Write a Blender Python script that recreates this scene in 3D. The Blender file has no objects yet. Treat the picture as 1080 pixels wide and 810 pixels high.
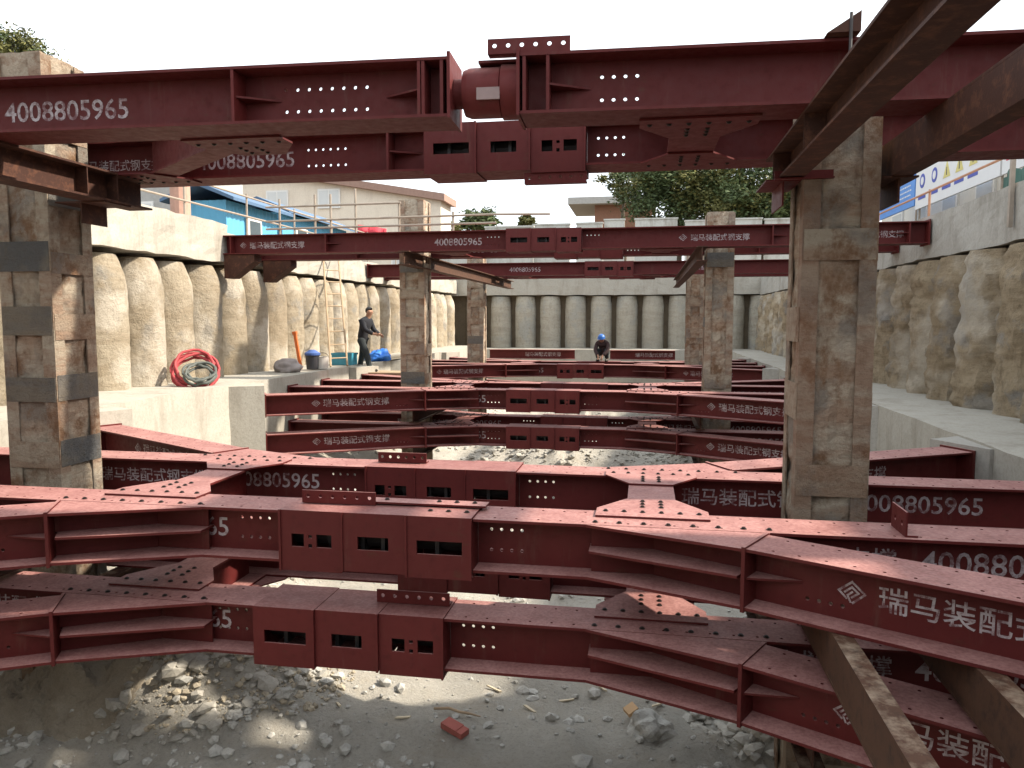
import bpy, bmesh, math, random
from math import radians, sin, cos, pi, atan2, sqrt
from mathutils import Vector, Matrix, noise as mnoise

random.seed(7)
scene = bpy.context.scene
COL = scene.collection

# ------------------------------------------------------------------ camera, sky, sun, exposure
cam_data = bpy.data.cameras.new("camera")
cam = bpy.data.objects.new("camera", cam_data)
COL.objects.link(cam)
cam_data.sensor_fit = 'HORIZONTAL'
cam_data.sensor_width = 36.0
cam_data.lens = 36.0 * 800.0 / 1080.0
cam_data.clip_start = 0.05
cam_data.clip_end = 2000
cam.location = (0, 0, 0)
YAW = math.atan(140.0 / 800.0)
PITCH = math.atan(68.0 / 800.0)
cam.rotation_euler = (radians(90) - PITCH, 0, YAW)
scene.camera = cam

SUN_DIR = Vector((0.74, 0.145, 0.66)).normalized()      # towards the sun
world = bpy.data.worlds.new("World")
scene.world = world
world.use_nodes = True
wn = world.node_tree
bg = wn.nodes["Background"]
sky = wn.nodes.new("ShaderNodeTexSky")
sky.sky_type = 'NISHITA'
sky.sun_disc = False
sky.sun_elevation = math.asin(SUN_DIR.z)
sky.sun_rotation = atan2(SUN_DIR.x, SUN_DIR.y)
sky.air_density = 1.0
sky.dust_density = 6.0
sky.ozone_density = 1.0
w_tc = wn.nodes.new("ShaderNodeTexCoord")
w_n = wn.nodes.new("ShaderNodeTexNoise")          # thin bright cloud over most of the sky
w_n.inputs["Scale"].default_value = 1.6
w_n.inputs["Detail"].default_value = 6
wn.links.new(w_tc.outputs["Generated"], w_n.inputs["Vector"])
w_r = wn.nodes.new("ShaderNodeMapRange")
w_r.inputs[1].default_value, w_r.inputs[2].default_value = 0.30, 0.55
w_r.inputs[3].default_value, w_r.inputs[4].default_value = 0.55, 0.92
wn.links.new(w_n.outputs["Fac"], w_r.inputs[0])
w_m = wn.nodes.new("ShaderNodeMix")
w_m.data_type = 'RGBA'
wn.links.new(w_r.outputs[0], w_m.inputs[0])
wn.links.new(sky.outputs[0], w_m.inputs[6])
w_m.inputs[7].default_value = (6.2, 6.6, 6.9, 1)
wn.links.new(w_m.outputs[2], bg.inputs[0])
bg.inputs[1].default_value = 0.092

sun_data = bpy.data.lights.new("sun", 'SUN')
sun = bpy.data.objects.new("sun", sun_data)
COL.objects.link(sun)
sun_data.energy = 2.8
sun_data.angle = radians(2.0)
sun_data.color = (1.0, 0.90, 0.76)
sun.rotation_euler = SUN_DIR.to_track_quat('Z', 'Y').to_euler()

scene.view_settings.view_transform = 'Standard'
scene.view_settings.look = 'None'
scene.view_settings.gamma = 1
scene.view_settings.exposure = 1.70
try:
    scene.cycles.max_bounces = 6
    scene.cycles.diffuse_bounces = 4
except Exception:
    pass


# ------------------------------------------------------------------ mesh helpers
class MB:
    def __init__(self):
        self.v = []
        self.f = []
        self.M = Matrix.Identity(4)

    def add(self, pts, faces):
        b = len(self.v)
        for p in pts:
            self.v.append(tuple(self.M @ Vector(p)))
        for f in faces:
            self.f.append([b + i for i in f])

    def box(self, x0, x1, y0, y1, z0, z1):
        self.add([(x0, y0, z0), (x1, y0, z0), (x1, y1, z0), (x0, y1, z0),
                  (x0, y0, z1), (x1, y0, z1), (x1, y1, z1), (x0, y1, z1)],
                 [(0, 3, 2, 1), (4, 5, 6, 7), (0, 1, 5, 4), (1, 2, 6, 5), (2, 3, 7, 6), (3, 0, 4, 7)])
        return self

    def prism(self, poly, z0, z1):
        n = len(poly)
        ar = sum(poly[i][0] * poly[(i + 1) % n][1] - poly[(i + 1) % n][0] * poly[i][1] for i in range(n))
        if ar < 0:
            poly = poly[::-1]
        pts = [(p[0], p[1], z0) for p in poly] + [(p[0], p[1], z1) for p in poly]
        fs = [tuple(range(n - 1, -1, -1)), tuple(range(n, 2 * n))]
        for i in range(n):
            j = (i + 1) % n
            fs.append((i, j, n + j, n + i))
        self.add(pts, fs)
        return self

    def tube(self, path, rad, n=8, caps=True):
        path = [Vector(p) for p in path]
        if not isinstance(rad, (list, tuple)):
            rad = [rad] * len(path)
        rings = []
        prev = None
        for i, p in enumerate(path):
            if i == 0:
                d = path[1] - path[0]
            elif i == len(path) - 1:
                d = path[-1] - path[-2]
            else:
                d = path[i + 1] - path[i - 1]
            d.normalize()
            if prev is None:
                a = Vector((0, 0, 1)) if abs(d.z) < 0.9 else Vector((1, 0, 0))
                u = d.cross(a).normalized()
            else:
                u = (prev - d * prev.dot(d)).normalized()
            prev = u
            w = d.cross(u)
            rings.append([p + (u * cos(2 * pi * k / n) + w * sin(2 * pi * k / n)) * rad[i] for k in range(n)])
        pts = [q for r in rings for q in r]
        fs = []
        for i in range(len(rings) - 1):
            for k in range(n):
                a, b = i * n + k, i * n + (k + 1) % n
                fs.append((a, b, b + n, a + n))
        if caps:
            fs.append(tuple(range(n - 1, -1, -1)))
            fs.append(tuple((len(rings) - 1) * n + k for k in range(n)))
        self.add(pts, fs)
        return self

    def holed(self, P, u0, u1, v0, v1, t, holes=(), wins=()):
        """plate in (u,v) with thickness t along w; round holes (u,v,r) in square cells, rectangular openings (u0,u1,v0,v1)"""
        us, vs = {round(u0, 5), round(u1, 5)}, {round(v0, 5), round(v1, 5)}
        for (hu, hv, r) in holes:
            c = r * 1.35
            us |= {round(hu - c, 5), round(hu + c, 5)}
            vs |= {round(hv - c, 5), round(hv + c, 5)}
        for (a, b, c, d) in wins:
            us |= {round(a, 5), round(b, 5)}
            vs |= {round(c, 5), round(d, 5)}
        us, vs = sorted(us), sorted(vs)
        hmap = {}
        for (hu, hv, r) in holes:
            c = r * 1.35
            hmap[(us.index(round(hu - c, 5)), vs.index(round(hv - c, 5)))] = (hu, hv, r)
        nu, nv = len(us) - 1, len(vs) - 1

        def isopen(i, j):
            if i < 0 or j < 0 or i >= nu or j >= nv:
                return True
            cu, cv = (us[i] + us[i + 1]) / 2, (vs[j] + vs[j + 1]) / 2
            return any(a < cu < b and c < cv < d for (a, b, c, d) in wins)

        for i in range(nu):
            for j in range(nv):
                if isopen(i, j):
                    continue
                a, b, c, d = us[i], us[i + 1], vs[j], vs[j + 1]
                if (i, j) in hmap:
                    hu, hv, r = hmap[(i, j)]
                    n = 8
                    ring = [(hu + r * cos(2 * pi * k / n + pi / 8), hv + r * sin(2 * pi * k / n + pi / 8)) for k in range(n)]
                    sq = [(b, hv + (d - hv) * .41), (hu + (b - hu) * .41, d), (hu - (hu - a) * .41, d), (a, hv + (d - hv) * .41),
                          (a, hv - (hv - c) * .41), (hu - (hu - a) * .41, c), (hu + (b - hu) * .41, c), (b, hv - (hv - c) * .41)]
                    corners = {0: (b, d), 2: (a, d), 4: (a, c), 6: (b, c)}
                    for w, flip in ((0, False), (t, True)):
                        pts = [P(x, y, w) for x, y in ring] + [P(x, y, w) for x, y in sq]
                        fs = []
                        ex = []
                        for k in range(n):
                            k2 = (k + 1) % n
                            if k in corners:
                                ex.append(P(corners[k][0], corners[k][1], w))
                                f = (k, 8 + k, 16 + len(ex) - 1, 8 + k2, k2)
                            else:
                                f = (k, 8 + k, 8 + k2, k2)
                            fs.append(f[::-1] if flip else f)
                        self.add(pts + ex, fs)
                    pts = [P(x, y, 0) for x, y in ring] + [P(x, y, t) for x, y in ring]
                    self.add(pts, [(k, (k + 1) % n, n + (k + 1) % n, n + k) for k in range(n)])
                else:
                    self.add([P(a, c, 0), P(b, c, 0), P(b, d, 0), P(a, d, 0)], [(0, 1, 2, 3)])
                    self.add([P(a, c, t), P(b, c, t), P(b, d, t), P(a, d, t)], [(3, 2, 1, 0)])
                for (di, dj, e) in ((-1, 0, ((a, c), (a, d))), (1, 0, ((b, c), (b, d))), (0, -1, ((a, c), (b, c))), (0, 1, ((a, d), (b, d)))):
                    if isopen(i + di, j + dj):
                        (p, q) = e
                        self.add([P(p[0], p[1], 0), P(q[0], q[1], 0), P(q[0], q[1], t), P(p[0], p[1], t)], [(0, 1, 2, 3)])
        return self

    def build(self, name, mat, parent=None, smooth=False, fixn=True, weld=False):
        me = bpy.data.meshes.new(name)
        me.from_pydata(self.v, [], self.f)
        if fixn or weld:
            bm = bmesh.new()
            bm.from_mesh(me)
            if weld:
                bmesh.ops.remove_doubles(bm, verts=bm.verts, dist=1e-4)
            if fixn:
                bmesh.ops.recalc_face_normals(bm, faces=bm.faces)
            bm.to_mesh(me)
            bm.free()
        if smooth:
            try:
                me.set_sharp_from_angle(angle=radians(40))
            except Exception:
                pass
            me.polygons.foreach_set("use_smooth", [True] * len(me.polygons))
        me.update()
        if mat is not None:
            me.materials.append(mat)
        return link(name, me, parent)


def link(name, me, parent=None):
    o = bpy.data.objects.new(name, me)
    COL.objects.link(o)
    if parent is not None:
        o.parent = parent
    return o


def tag(o, label=None, cat=None, group=None, kind=None):
    if label:
        o["label"] = label
    if cat:
        o["category"] = cat
    if group:
        o["group"] = group
    if kind or cat:
        o["kind"] = kind or "thing"
    return o


def empty(name, loc, label, cat, group=None):
    o = bpy.data.objects.new(name, None)
    o.empty_display_size = 0.2
    COL.objects.link(o)
    o.location = loc
    return tag(o, label, cat, group)


def copy_tree(o, parent=None):
    c = o.copy()
    COL.objects.link(c)
    if parent is not None:
        c.parent = parent
    for ch in list(o.children):
        copy_tree(ch, c)
    return c


def px(x, y, Z):
    """world point at height Z seen at photo pixel (x, y) – used only to lay out real positions"""
    d = Z * 800.0 / (337.0 - y)
    u = (x - 540) / 800.0
    return Vector(((u * cos(YAW) - sin(YAW)) * d, (cos(YAW) + u * sin(YAW)) * d, Z))


def pxY(x, Y):
    u = (x - 540) / 800.0
    return Y * (u * cos(YAW) - sin(YAW)) / (cos(YAW) + u * sin(YAW))


# ------------------------------------------------------------------ materials
class NT:
    def __init__(self, name):
        self.m = bpy.data.materials.new(name)
        self.m.use_nodes = True
        self.t = self.m.node_tree
        self.b = self.t.nodes["Principled BSDF"]
        self.tc = self.t.nodes.new("ShaderNodeTexCoord")
        self.oi = self.t.nodes.new("ShaderNodeObjectInfo")

    def n(self, kind, **kw):
        nd = self.t.nodes.new(kind)
        for k, v in kw.items():
            setattr(nd, k, v)
        return nd

    def l(self, a, b):
        self.t.links.new(a, b)

    def coord(self, scale=(1, 1, 1), shift=True):
        mp = self.n("ShaderNodeMapping")
        mp.inputs["Scale"].default_value = scale
        self.l(self.tc.outputs["Object"], mp.inputs[0])
        if shift:
            mm = self.n("ShaderNodeMath", operation='MULTIPLY')
            mm.inputs[1].default_value = 37.0
            self.l(self.oi.outputs["Random"], mm.inputs[0])
            self.l(mm.outputs[0], mp.inputs["Location"])
        return mp.outputs[0]

    def noise(self, scale, detail=4, rough=0.6, vec=None, dist=0.0):
        nd = self.n("ShaderNodeTexNoise")
        nd.inputs["Scale"].default_value = scale
        nd.inputs["Detail"].default_value = detail
        nd.inputs["Roughness"].default_value = rough
        nd.inputs["Distortion"].default_value = dist
        self.l(vec if vec is not None else self.coord(), nd.inputs["Vector"])
        return nd.outputs["Fac"]

    def ramp(self, fac, stops):
        r = self.n("ShaderNodeValToRGB")
        e = r.color_ramp.elements
        while len(e) < len(stops):
            e.new(0.5)
        for i, (p, c) in enumerate(stops):
            e[i].position = p
            e[i].color = (c[0], c[1], c[2], 1) if isinstance(c, (tuple, list)) else (c, c, c, 1)
        self.l(fac, r.inputs[0])
        return r.outputs[0]

    def mix(self, fac, a, b, mode='MIX'):
        m = self.n("ShaderNodeMix", data_type='RGBA', blend_type=mode)
        for s, val in ((m.inputs[0], fac), (m.inputs[6], a), (m.inputs[7], b)):
            if isinstance(val, (int, float)):
                s.default_value = val
            elif isinstance(val, (tuple, list)):
                s.default_value = (val[0], val[1], val[2], 1)
            else:
                self.l(val, s)
        return m.outputs[2]

    def math(self, op, a, b=None):
        m = self.n("ShaderNodeMath", operation=op)
        for s, val in ((m.inputs[0], a), (m.inputs[1], b)):
            if val is None:
                continue
            if isinstance(val, (int, float)):
                s.default_value = val
            else:
                self.l(val, s)
        m.use_clamp = True
        return m.outputs[0]

    def up(self, lo=0.5, hi=0.95):
        g = self.n("ShaderNodeNewGeometry")
        sx = self.n("ShaderNodeSeparateXYZ")
        self.l(g.outputs["Normal"], sx.inputs[0])
        mr = self.n("ShaderNodeMapRange")
        mr.inputs[1].default_value = lo
        mr.inputs[2].default_value = hi
        self.l(sx.outputs[2], mr.inputs[0])
        return mr.outputs[0]

    def bump(self, h, strength=0.3, dist=0.02):
        b = self.n("ShaderNodeBump")
        b.inputs["Strength"].default_value = strength
        b.inputs["Distance"].default_value = dist
        self.l(h, b.inputs["Height"])
        self.l(b.outputs[0], self.b.inputs["Normal"])

    def out(self, col, rough=0.8, metal=0.0, spec=0.5):
        if isinstance(col, (tuple, list)):
            self.b.inputs["Base Color"].default_value = (col[0], col[1], col[2], 1)
        else:
            self.l(col, self.b.inputs["Base Color"])
        if isinstance(rough, (int, float)):
            self.b.inputs["Roughness"].default_value = rough
        else:
            self.l(rough, self.b.inputs["Roughness"])
        self.b.inputs["Metallic"].default_value = metal
        self.b.inputs["Specular IOR Level"].default_value = spec
        return self.m


def mat_red(name="red_oxide_paint", dust=0.86):
    t = NT(name)
    n1 = t.noise(2.2, 5, .65)
    n2 = t.noise(14, 4, .6)
    base = t.mix(n1, (.070, .0092, .0092), (.122, .0175, .0158))
    # every member has its own batch of paint and its own age
    base = t.mix(t.math('MULTIPLY', t.oi.outputs["Random"], .45), base, (.066, .0112, .0105))
    base = t.mix(t.ramp(n2, [(.55, 0.0), (.75, .4)]), base, (.048, .010, .0095))
    # rust stains, chips and scuffs
    rs = t.ramp(t.noise(5.5, 6, .7, t.coord((1, 1, 2.2))), [(.60, 0.0), (.70, 1.0)])
    base = t.mix(t.math('MULTIPLY', rs, .55), base, (.070, .027, .015))
    ch = t.ramp(t.noise(34, 5, .8), [(.66, 0.0), (.70, .8)])
    base = t.mix(ch, base, (.050, .022, .016))
    # mud runs down the webs
    mr = t.ramp(t.noise(3.2, 5, .7, t.coord((2.6, 2.6, .35))), [(.58, 0.0), (.74, .40)])
    base = t.mix(mr, base, (.115, .066, .048))
    # pale cement dust lying on upward faces
    d1 = t.ramp(t.noise(3.0, 6, .7), [(.25, .45), (.65, 1.0)])
    d2 = t.ramp(t.noise(40, 3, .6), [(.35, .6), (.65, 1.0)])
    dd = t.math('MULTIPLY', t.math('MULTIPLY', d1, d2), dust)
    base = t.mix(t.math('MULTIPLY', dd, t.up()), base, (.47, .25, .225))
    sp = t.ramp(t.noise(9, 5, .75, t.coord((1, 1, 1))), [(.71, 0.0), (.78, .35)])
    base = t.mix(sp, base, (.22, .15, .13))
    t.bump(t.noise(60, 3), .08, .004)
    return t.out(base, t.ramp(n2, [(.3, .5), (.8, .75)]), 0, .22)


def mat_rust(name, a, b, c):
    t = NT(name)
    n1 = t.noise(3.0, 6, .7, t.coord((1, .4, 1)))
    base = t.mix(n1, a, b)
    base = t.mix(t.ramp(t.noise(11, 5, .7), [(.5, 0.0), (.68, .8)]), base, c)
    base = t.mix(t.math('MULTIPLY', t.ramp(t.noise(6, 5, .7), [(.45, 0.0), (.7, .8)]), t.up()), base, (.33, .25, .18))
    t.bump(t.noise(45, 4), .25, .005)
    return t.out(base, .78, 0, .3)


def mat_concrete(name, a, b, stain=(.22, .19, .15), scale=1.0, streak=True, bump=.35):
    t = NT(name)
    n1 = t.noise(.9 * scale, 6, .65)
    base = t.mix(n1, a, b)
    st = t.ramp(t.noise(1.6 * scale, 6, .7, t.coord((1.4, 1.4, .35) if streak else (1, 1, 1))), [(.5, 0.0), (.72, .75)])
    base = t.mix(st, base, stain)
    base = t.mix(t.ramp(t.noise(22 * scale, 4, .7), [(.45, 0.0), (.7, .35)]), base, tuple(x * .6 for x in a))
    t.bump(t.noise(12 * scale, 8, .75), bump, .03)
    return t.out(base, .9, 0, .25)


def mat_pile(name, a, b, mud, grey, rust=None, pale=.0):
    t = NT(name)
    base = t.mix(t.noise(1.0, 6, .7), a, b)
    bands = t.ramp(t.noise(1.6, 5, .7, t.coord((.5, .5, 3.0))), [(.45, 0.0), (.6, .6)])
    base = t.mix(bands, base, mud)
    patches = t.ramp(t.noise(1.3, 6, .62), [(.53, 0.0), (.62, .85)])
    base = t.mix(patches, base, grey)
    if rust:
        rp = t.ramp(t.noise(2.3, 7, .7, t.coord((1.3, 1.3, 1.1))), [(.52, 0.0), (.64, .85)])
        base = t.mix(rp, base, rust)
    st = t.ramp(t.noise(2.2, 6, .7, t.coord((2.4, 2.4, .8))), [(.55, 0.0), (.72, .6)])
    base = t.mix(st, base, tuple(x * .55 for x in mud))
    base = t.mix(t.ramp(t.noise(12, 6, .7), [(.50, 0.0), (.70, .45)]), base, tuple(x * .45 for x in mud))
    base = t.mix(t.math('MULTIPLY', t.oi.outputs["Random"], .45), base, mud)
    if pale:
        wp = t.ramp(t.noise(.8, 5, .6), [(.50, 0.0), (.60, pale)])
        base = t.mix(wp, base, (.56, .51, .43))
    t.bump(t.noise(9, 8, .8), .9, .08)
    return t.out(base, .95, 0, .2)


def mat_plain(name, col, rough=.7, var=.25, scale=8, metal=0, spec=.4):
    t = NT(name)
    c = t.mix(t.noise(scale, 4), tuple(x * (1 - var) for x in col), tuple(min(1, x * (1 + var)) for x in col))
    return t.out(c, rough, metal, spec)


def mat_ground():
    t = NT("pit_floor_dirt")
    v = t.coord((1, 1, 1), False)
    base = t.mix(t.noise(.55, 6, .6, v), (.37, .347, .30), (.51, .48, .42))
    base = t.mix(t.ramp(t.noise(1.7, 6, .7, v), [(.5, 0.0), (.65, .7)]), base, (.42, .375, .305))
    base = t.mix(t.ramp(t.noise(6, 6, .7, v), [(.5, 0.0), (.68, .6)]), base, (.52, .50, .45))
    base = t.mix(t.ramp(t.noise(30, 5, .7, v), [(.5, 0.0), (.7, .6)]), base, (.27, .255, .225))
    damp = t.ramp(t.noise(.8, 6, .65, t.coord((1, .45, 1), False)), [(.55, 0.0), (.70, .35)])
    base = t.mix(damp, base, (.19, .172, .145))
    t.bump(t.noise(18, 9, .8, v), .9, .07)
    return t.out(base, t.ramp(damp, [(0, .95), (1, .6)]), 0, .25)


def mat_rock(name, a, b):
    t = NT(name)
    base = t.mix(t.noise(3, 5, .7, t.coord((1, 1, 1), False)), a, b)
    base = t.mix(t.ramp(t.noise(25, 4, .7), [(.5, 0.0), (.75, .5)]), base, (.14, .13, .115))
    t.bump(t.noise(25, 6), .5, .02)
    return t.out(base, .95, 0, .2)


def mat_leaf(name, a, b):
    t = NT(name)
    base = t.mix(t.ramp(t.noise(.8, 3, .6), [(.3, 0.0), (.7, 1.0)]), a, b)
    base = t.mix(t.ramp(t.noise(9, 2, .6), [(.4, 0.0), (.75, .5)]), base, tuple(min(1, x * 1.9) for x in b))
    return t.out(base, .6, 0, .3)


def mat_paint_letters():
    t = NT("stencilled_white_paint")
    w = t.ramp(t.noise(9, 6, .75), [(.34, .92), (.47, .70), (.60, .12)])
    base = t.mix(w, (.10, .016, .018), (.50, .46, .47))
    return t.out(base, .7, 0, .3)


RED = mat_red()
REDJ = mat_red("jack_housing_paint", .6)
LET = mat_paint_letters()
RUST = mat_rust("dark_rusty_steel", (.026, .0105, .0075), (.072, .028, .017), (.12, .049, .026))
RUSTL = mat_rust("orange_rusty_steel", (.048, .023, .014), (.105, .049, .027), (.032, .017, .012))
BOLT = mat_plain("dark_bolt_steel", (.030, .022, .020), .5, .4, 30, .3)
DARK = mat_plain("dark_jack_steel", (.035, .030, .030), .5, .4, 12, .3)
CONC = mat_concrete("pale_cast_concrete", (.32, .30, .255), (.42, .395, .345), (.23, .20, .16))
CONCG = mat_concrete("grey_cast_concrete", (.30, .285, .255), (.40, .38, .34), (.19, .17, .14))
PILE_L = mat_pile("tan_pile_concrete", (.36, .305, .225), (.44, .385, .295), (.27, .215, .145), (.27, .26, .235), None, .6)
PILE_F = mat_pile("grey_pile_concrete", (.40, .375, .315), (.48, .45, .38), (.31, .28, .225), (.34, .345, .32))
PILE_R = mat_pile("muddy_pile_concrete", (.35, .275, .18), (.43, .35, .245), (.21, .155, .095), (.25, .245, .235), None, .5)
MUD = mat_pile("mud_caked_concrete", (.42, .36, .27), (.54, .48, .385), (.29, .165, .10), (.24, .225, .195), (.19, .10, .048))
BATT = mat_pile("cement_stained_steel", (.105, .112, .120), (.17, .165, .15), (.22, .18, .13), (.075, .086, .098))
BATTM = mat_pile("mud_stained_steel", (.38, .325, .24), (.49, .435, .345), (.28, .165, .105), (.22, .205, .18), (.17, .085, .04))
ANGLE = mat_pile("muddy_angle_steel", (.39, .335, .25), (.50, .445, .355), (.27, .15, .095), (.21, .195, .17), (.19, .095, .045))
SOIL = mat_concrete("brown_soil", (.12, .095, .065), (.20, .16, .11), (.08, .06, .045), 1.0, False, .8)
GROUND = mat_ground()
ROCK = mat_rock("grey_broken_rock", (.32, .315, .29), (.52, .505, .465))
ROCKP = mat_rock("pale_broken_rock", (.30, .285, .25), (.50, .475, .42))
ROCKT = mat_rock("tan_broken_rock", (.33, .28, .205), (.45, .40, .31))
PIPE = mat_plain("galvanised_scaffold_pipe", (.30, .25, .20), .55, .35, 6, .2)
PIPEO = mat_plain("weathered_orange_pipe", (.42, .22, .13), .6, .35, 6)
WOOD = mat_plain("weathered_timber", (.34, .25, .16), .85, .35, 5)


# ------------------------------------------------------------------ lettering
_txt = {}


def text_mesh(body, size, xs=1.0):
    key = (body, size, xs)
    if key in _txt:
        return _txt[key]
    cu = bpy.data.curves.new("lettering", 'FONT')
    cu.body = body
    cu.size = size
    cu.align_x = 'CENTER'
    cu.align_y = 'CENTER'
    cu.offset = size * 0.008
    cu.resolution_u = 3
    ob = bpy.data.objects.new("lettering", cu)
    COL.objects.link(ob)
    dg = bpy.context.evaluated_depsgraph_get()
    dg.update()
    me = bpy.data.meshes.new_from_object(ob.evaluated_get(dg))
    me.name = "lettering"
    bpy.data.objects.remove(ob)
    bpy.data.curves.remove(cu)
    xsv = [v.co.x for v in me.vertices]
    cx = (min(xsv) + max(xsv)) / 2
    w0 = (max(xsv) - min(xsv))
    ysv = [v.co.y for v in me.vertices]
    cy = (min(ysv) + max(ysv)) / 2
    for v in me.vertices:
        v.co.x = (v.co.x - cx) * xs
        v.co.y -= cy
    me.materials.clear()
    me.materials.append(LET)
    _txt[key] = (me, w0 * xs)
    return _txt[key]


def text_fit(body, width):
    me, w = text_mesh(body, .2)
    return text_mesh(body, round(.2 * width / w, 4))[0]


def put_text(body, width, cx, cz, y, parent, M=None):
    o = link("lettering", text_fit(body, width), parent)
    T = Matrix.Translation((cx, y, cz)) @ Matrix.Rotation(radians(90), 4, 'X')
    o.matrix_local = (M @ T) if M else T
    return o


def put_logo(s, cx, cz, y, parent, M=None):
    mb = MB()

    def stroke(pts, w):
        for i in range(len(pts) - 1):
            a, b = Vector((pts[i][0], pts[i][1], 0)), Vector((pts[i + 1][0], pts[i + 1][1], 0))
            d = (b - a).normalized()
            a -= d * w * .5
            b += d * w * .5
            nn = Vector((-d.y, d.x, 0)) * w / 2
            z = i * .0002
            mb.add([(p.x * s, p.y * s, z) for p in (a - nn, b - nn, b + nn, a + nn)], [(0, 1, 2, 3)])
    stroke([(-.42, -.55), (-1, 0), (0, .85), (1, 0), (.1, -.85)], .17)
    stroke([(-.52, -.05), (0, .42), (.5, 0), (.02, -.42)], .16)
    stroke([(-.1, -.80), (-.32, -.30), (.02, .02)], .15)
    o = mb.build("emblem", LET, parent, fixn=False)
    T = Matrix.Translation((cx, y, cz)) @ Matrix.Rotation(radians(90), 4, 'X')
    o.matrix_local = (M @ T) if M else T
    return o


CN = "瑞马装配式钢支撑"
NUM = "4008805965"
H, FW, TF, TW = .40, .40, .020, .014


def hbeam(mb, x0, x1, webholes=(), topholes=0, botholes=False):
    """H section along local x: y 0..FW, z -H..0"""
    holes = []
    if topholes:
        n = int((x1 - x0 - .3) / topholes)
        for k in range(n + 1):
            holes.append((x0 + .15 + k * topholes, .065, .011))
            holes.append((x0 + .15 + k * topholes, FW - .065, .011))
    if holes:
        mb.holed(lambda u, v, w: (u, v, -w), x0, x1, 0, FW, TF, holes)
    else:
        mb.box(x0, x1, 0, FW, -TF, 0)
    if botholes:
        n = int((x1 - x0 - .3) / .12)
        hs = []
        for k in range(n + 1):
            hs.append((x0 + .15 + k * .12, .065, .011))
            hs.append((x0 + .15 + k * .12, FW - .065, .011))
        mb.holed(lambda u, v, w: (u, v, -H + TF - w), x0, x1, 0, FW, TF, hs)
    else:
        mb.box(x0, x1, 0, FW, -H, -H + TF)
    mb.holed(lambda u, v, w: (u, FW / 2 - TW / 2 + w, v), x0, x1, -H + TF, -TF, TW,
             [(hx, hz, .0135) for hx, hz in webholes])


def stiff(parent, x, rib=0, front=True):
    mb = MB()
    y0, y1 = (.004, FW / 2 - TW / 2) if front else (FW / 2 + TW / 2, FW - .004)
    mb.box(x - .011, x + .011, y0, y1, -H + TF, -TF)
    o = mb.build("stiffener", RED, parent)
    if rib:
        r = MB()
        x2 = x + rib * .011
        r.prism([(x2, y0 + .03), (x2, y1), (x2 + rib * .28, y1)], -H / 2 - .007, -H / 2 + .007)
        r.build("rib", RED, o)
    return o


_bolt = None


def bolt_mesh():
    global _bolt
    if _bolt is None:
        mb = MB()
        mb.tube([(0, 0, 0), (0, 0, .003)], .021, 12)
        mb.tube([(0, 0, .003), (0, 0, .011)], .015, 6)
        mb.tube([(0, 0, .011), (0, 0, .014)], .008, 8)
        o = mb.build("bolt", BOLT)
        _bolt = o.data
        bpy.data.objects.remove(o)
    return _bolt


def bolt(x, y, z, parent, down=False):
    o = link("bolt", bolt_mesh(), parent)
    o.location = (x, y, z)
    if down:
        o.rotation_euler = (pi, 0, 0)
    return o


def jack_box(parent, x0, order, z_up=.012):
    """telescopic housing with three slotted cover panels front and back"""
    w = .50
    mb = MB()
    for k in range(3):
        a = x0 + k * w
        off = .018 + .014 * (k if order > 0 else 2 - k)
        kind = k if order > 0 else 2 - k
        zt, zb = .010 + .003 * kind, -H - .020 - (.035 if kind == 0 else .012 * kind)
        if kind == 0:
            wins = [(a + .10, a + .20, -.27, -.17), (a + .235, a + .265, -.275, -.245), (a + .235, a + .265, -.20, -.175), (a + .30, a + .42, -.27, -.17)]
        elif kind == 1:
            wins = [(a + .13, a + .37, -.265, -.165)]
        else:
            wins = [(a + .09, a + .43, -.265, -.165)]
        mb.holed(lambda u, v, t_: (u, -off + t_, v), a + .001, a + w - .001, zb, zt, .016, (), wins)
        mb.box(a + .001, a + w - .001, FW + off - .016, FW + off, zb + .0005, zt - .0005)
        # top and bottom closing plates of this sleeve
        mb.box(a + .0015, a + w - .0015, -off + .0165, FW + off - .0165, zt - .016, zt - .001)
        mb.box(a + .0015, a + w - .0015, -off + .0165, FW + off - .0165, zb + .001, zb + .016)
        # raised sleeve edge
        e = a + .001 if order > 0 else a + w - .018
        mb.box(e, e + .017, -off - .012, -off - .0005, zb - .003, zt + .003)
    for xe in (x0 + .004, x0 + 3 * w - .018):
        mb.box(xe, xe + .014, -.017, FW + .017, -H - .018, -.008)
    o = mb.build("jack_housing", REDJ, parent)
    c = MB()
    c.tube([(x0 + .06, FW / 2, -.2), (x0 + 1.44, FW / 2, -.2)], .10, 14)
    c.tube([(x0 + .35, FW / 2, -.2), (x0 + .40, FW / 2, -.2)], .135, 14)
    c.tube([(x0 + .9, FW / 2, -.2), (x0 + .96, FW / 2, -.2)], .135, 14)
    for xx in (.2, .62, .78, 1.2):
        c.box(x0 + xx, x0 + xx + .03, .06, .34, -.31, -.1)
    c.build("jack_cylinder", DARK, o)
    return o


def hole_angle(parent, x0, x1, z=.0, y=.2):
    mb = MB()
    n = 6
    p = (x1 - x0) / n
    mb.holed(lambda u, v, w: (u, y + w, v), x0, x1, z, z + .10, .012, [(x0 + p * (k + .5), z + .055, .016) for k in range(n)])
    mb.box(x0, x1, y + .0125, y + .09, z + .001, z + .012)
    return mb.build("perforated_angle", REDJ, parent)


# fork (splayed leg) layout in strut-local x / y with y=0 at the face that carries the fork
FX0, FX1, FY1, ANG = -.39, .634, -.40, radians(28.6)
LEG = 3.08


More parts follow.
